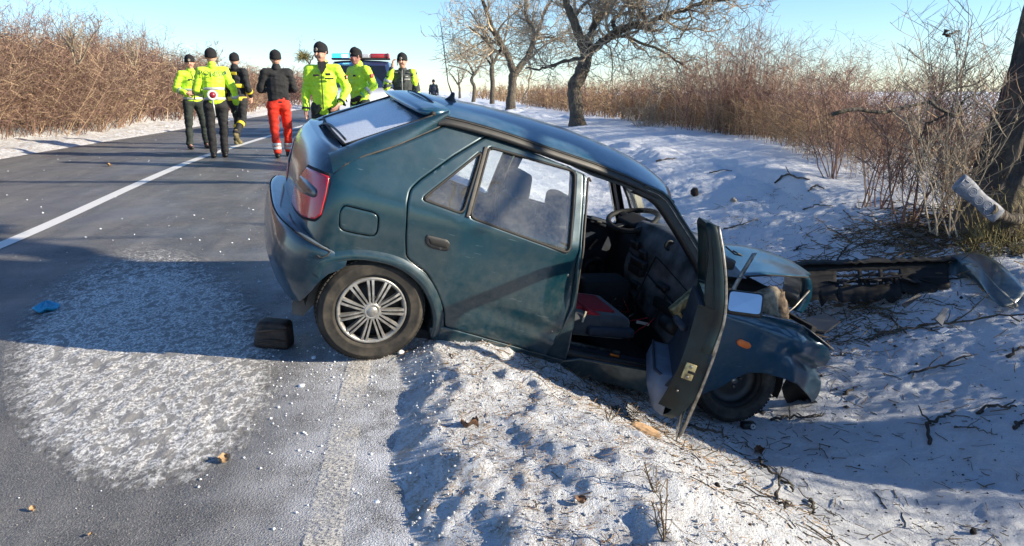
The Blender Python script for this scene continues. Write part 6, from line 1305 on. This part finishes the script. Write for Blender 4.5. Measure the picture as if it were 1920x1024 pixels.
loft('inner_shirt', [[J['neck']+Vector((x_*.045, .078*S, .045)), J['neck']+Vector((x_*.06, .105*S, -.04)), J['chest']+Vector((x_*.008, .166*S, .05))] for x_ in (-1, -.3, .3, 1)], M_BLACKC, jo)
box('sleeve_badge', J['shL']*.5+J['elL']*.5+Vector((-.065, .045, .03)), (.03, .05, .06), M_BADR, jo, .01, Matrix.Rotation(R(30), 3, 'Z')); box('badge_centre', J['shL']*.5+J['elL']*.5+Vector((-.07, .055, .03)), (.02, .04, .035), M_BADGE, jo, .006, Matrix.Rotation(R(30), 3, 'Z'))
# 6 officer behind him, turned to the left
f = foot_at(680, 296)
p6_ = stand(face=(.15, 1, 0), head=(0, .03, .91), elL=(-.17, -.03, .66), wrL=(-.10, .08, .56), elR=(.15, .02, .63), wrR=(.1, .12, .56), handL=(.6, .5, -.4))
o, J, jo, S = person('officer in yellow jacket turned left between the nearest officer and the police car', f, 1.84, faces_cam(f)-.85, p6_, dict(POL, bands=(), gloves=True, cuff=M_DGREEN, skin=simple('skin_flushed', (.48, .22, .18), .5)), G, 16)
box('sleeve_badge', J['shL']*.55+J['elL']*.45+Vector((-.075, .02, .02)), (.02, .06, .07), M_BADR, jo, .01); box('chest_label', J['chest']+Vector((-.08, .155*S, .03)), (.06, .01, .03), M_BLACKC, jo, .003)
# 7 officer on the phone, dark vest
f = foot_at(760, 283)
p7_ = stand(face=(.15, 1, 0), elR=(.17, .06, .66), wrR=(.095, .075, .865), handR=(-.15, .05, 1), palmR=(-1, .2, 0), curlR=.9, elL=(-.14, .0, .62), anL=(-.08, 0, .047))
o, J, jo, S = person('smiling officer in dark vest over yellow sleeves talking on a phone', f, 1.80, faces_cam(f)-.1, p7_, dict(POL, jacket=M_VEST, sleeve=M_HIVIS, bands=(), armbands=((.3, .05, M_REFL, .075),)), G, 17)
box('phone', J['head']+Vector((.088, .04, -.01))*S, (.012, .04, .13), M_BLACKC, None, .004).parent = o
for (x_, z_, w_, h_) in ((-.085, .06, .05, .018), (-.095, .01, .10, .022)): box('chest_label', J['chest']+Vector((x_, .155*S, z_)), (w_, .01, h_), M_BADGE, jo, .003)
for x_ in (-.11, .11): box('shoulder_badge', J['neck']+Vector((x_, .09, -.05)), (.06, .03, .015), M_GREYN, jo, .005)
tube_obj('jacket_zip', [J['hip']+Vector((0, .162*S, 0)), J['chest']+Vector((0, .160*S, 0)), J['neck']+Vector((0, .09*S, 0))], .006, M_REFL, jo, 5)
# 8 tiny figure far down the road
f = at(814, 205, 46); person('distant dark figure on the road beyond the car roof', f, 1.78, faces_cam(f)+math.pi, stand(), dict(jacket=simple('dark_blue_coat', (.03, .045, .07), .8), trousers=M_BLACKC, badge=False), None, 18)

# ------------------------------------------------------------------ police car
M_PW = simple('white_car_paint', (.72, .75, .80), .25, var=.05, scale=4, bump=0, coat=.8); M_PB = simple('police_blue_paint', (.01, .14, .62), .25, var=.05, coat=.8, bump=0); M_PD = simple('dark_blue_roof', (.02, .035, .09), .3, var=.1, coat=.8, bump=0)
pc = empty('police_car', tuple(foot_at(684, 250)), 0, 'white and blue police van with a lit blue and red light bar behind the officers', 'police car'); pos = np.array(pc.location); pc.rotation_euler = (0, 0, faces_cam(pos)-.10)
def vrow(y, hw, z0, z1, zt_, tw): return [[-hw*.92, y, z0], [-hw, y, z0+.12], [-hw, y, z1*.7+z0*.3], [-hw*.98, y, z1], [-tw, y, zt_], [-tw*.7, y, zt_+.02], [0, y, zt_+.04], [tw*.7, y, zt_+.02], [tw, y, zt_], [hw*.98, y, z1], [hw, y, z1*.7+z0*.3], [hw, y, z0+.12], [hw*.92, y, z0]]
loft('body', [vrow(y, hw, .30, z1, z1+.02+dz, hw*.9) for y, hw, z1, dz in ((2.25, .75, .75, .0), (2.2, .88, .85, .03), (1.9, .93, .98, .05), (1.2, .95, 1.10, .05), (1.0, .95, 1.12, .03), (-1.9, .95, 1.12, .03), (-2.1, .90, 1.08, .03))], M_PW, pc, caps=True)
cab = loft('cabin', [vrow(y, hw, 1.08, 1.12, z1, tw) for y, hw, z1, tw in ((1.10, .90, 1.14, .86), (.35, .92, 1.78, .72), (.10, .92, 1.86, .70), (-1.7, .92, 1.86, .70), (-2.0, .88, 1.5, .74), (-2.1, .86, 1.14, .82))], M_PD, pc, caps=True)
M_WS = simple('dark_windscreen', (.012, .016, .025), .08, var=.1, bump=0, coat=.3)
loft('windscreen', [[(x_*.80, 1.06+.03, 1.16) for x_ in np.linspace(-1, 1, 7)], [(x_*.64, .41+.02, 1.75) for x_ in np.linspace(-1, 1, 7)]], M_WS, pc)
for s_ in (-1, 1):
    loft('side_window', [[(s_*.925, .85, 1.18), (s_*.925, -.1, 1.18), (s_*.925, -.9, 1.18)], [(s_*.74, .25, 1.74), (s_*.735, -.1, 1.76), (s_*.735, -.9, 1.76)]], M_WS, pc)
    loft('bonnet_stripe', [[(s_*.30, 2.215, .905), (s_*.62, 2.19, .90)], [(s_*.45, 1.9, 1.055), (s_*.78, 1.88, 1.04)], [(s_*.62, 1.2, 1.172), (s_*.85, 1.2, 1.135)]], M_PB, pc, thick=.004)
    box('headlight', (s_*.70, 2.20, .74), (.30, .12, .17), simple('headlight_glass', (.6, .62, .66), .1, .3, var=0) if 'headlight_glass' not in bpy.data.materials else bpy.data.materials['headlight_glass'], pc, .03); box('wing_mirror', (s_*1.02, .85, 1.20), (.18, .10, .20), M_PD, pc, .03)
    for yy_ in (1.45, -1.35):
        w_ = lathe('wheel', [(0, s_*.10), (.20, s_*.10), (.22, s_*.11), (.32, s_*.09), (.34, 0), (.32, -s_*.10)], M_TYRE, pc, 'Y', (0, 0, 0), 32); w_.rotation_euler = (0, 0, R(90)); w_.location = (s_*.86, yy_, .34)
box('blue_stripe', (0, 2.255, .60), (1.5, .03, .12), M_PB, pc, .01); box('radiator_grille', (0, 2.25, .45), (.9, .04, .15), M_BLACKC, pc, .01); box('number_plate', (0, 2.28, .42), (.5, .02, .11), M_PW, pc, .004)
for s_ in (-1, 1): tube_obj('wiper', [(s_*.1, 1.10, 1.17), (s_*.55, .85, 1.33)], .012, M_BLACKC, pc, 5)
lbx = empty('light_bar'); lbx.parent = pc; lbx.scale = (1.12, 1, 1); box('bar_base', (0, .05, 1.93), (1.34, .30, .05), M_BLACKC, lbx, .01)
def emi(name, c, e): t = NT(name); return t.done(t.bsdf(tuple(min(1, x) for x in c), .2, emis=c, estr=e, coat=.5))
box('blue_lamp', (.44, .05, 2.00), (.44, .27, .13), emi('blue_lamp_lit', (.02, .35, 1.0), 2.2), lbx, .03); box('blue_lamp_core', (.36, .19, 2.00), (.16, .03, .07), emi('cyan_lamp_lit', (.3, .9, 1.0), 4), lbx, .01)
box('red_lamp', (-.44, .05, 2.00), (.44, .27, .13), simple('red_lamp_off', (.45, .03, .04), .2, var=.1, bump=0, coat=.6), lbx, .03); box('clear_lamp', (0, .05, 2.00), (.40, .26, .11), simple('clear_lamp', (.5, .52, .55), .2, var=.1, bump=0, coat=.6), lbx, .02); box('red_lamp_end', (-.63, .07, 2.0), (.05, .28, .14), simple('dark_red_lamp', (.3, .02, .03), .2, bump=0, coat=.5), lbx, .015)
# white marker post at the verge behind the people
mp_ = foot_at(577, 205); o = empty('marker_post', tuple(mp_), 0, 'white roadside marker post behind the nearest officer', 'marker post'); box('post', (0, 0, .5), (.11, .10, 1.0), M_PW, o, .02); box('reflector', (0, -.055, .82), (.08, .012, .16), M_BLACKC, o, .004)
def shp(g, n):
    X = 2.9+g.normal(0, .7, n); Y = 5.6+g.normal(0, .5, n); return np.stack([X, Y, ground(X, Y)+.004], 1)
crumbs('plastic_shards', 260, shp, lambda g, n: .005+.022*g.random(n)**2, M_BLK, 21, 'black plastic shards scattered before the crushed nose')
crumbs('glass_shards', 420, shp, lambda g, n: .003+.008*g.random(n)**2, simple('glass_shard', (.55, .62, .66), .1, var=.1, bump=0, coat=.5), 22, 'bits of broken glass scattered before the crushed nose')
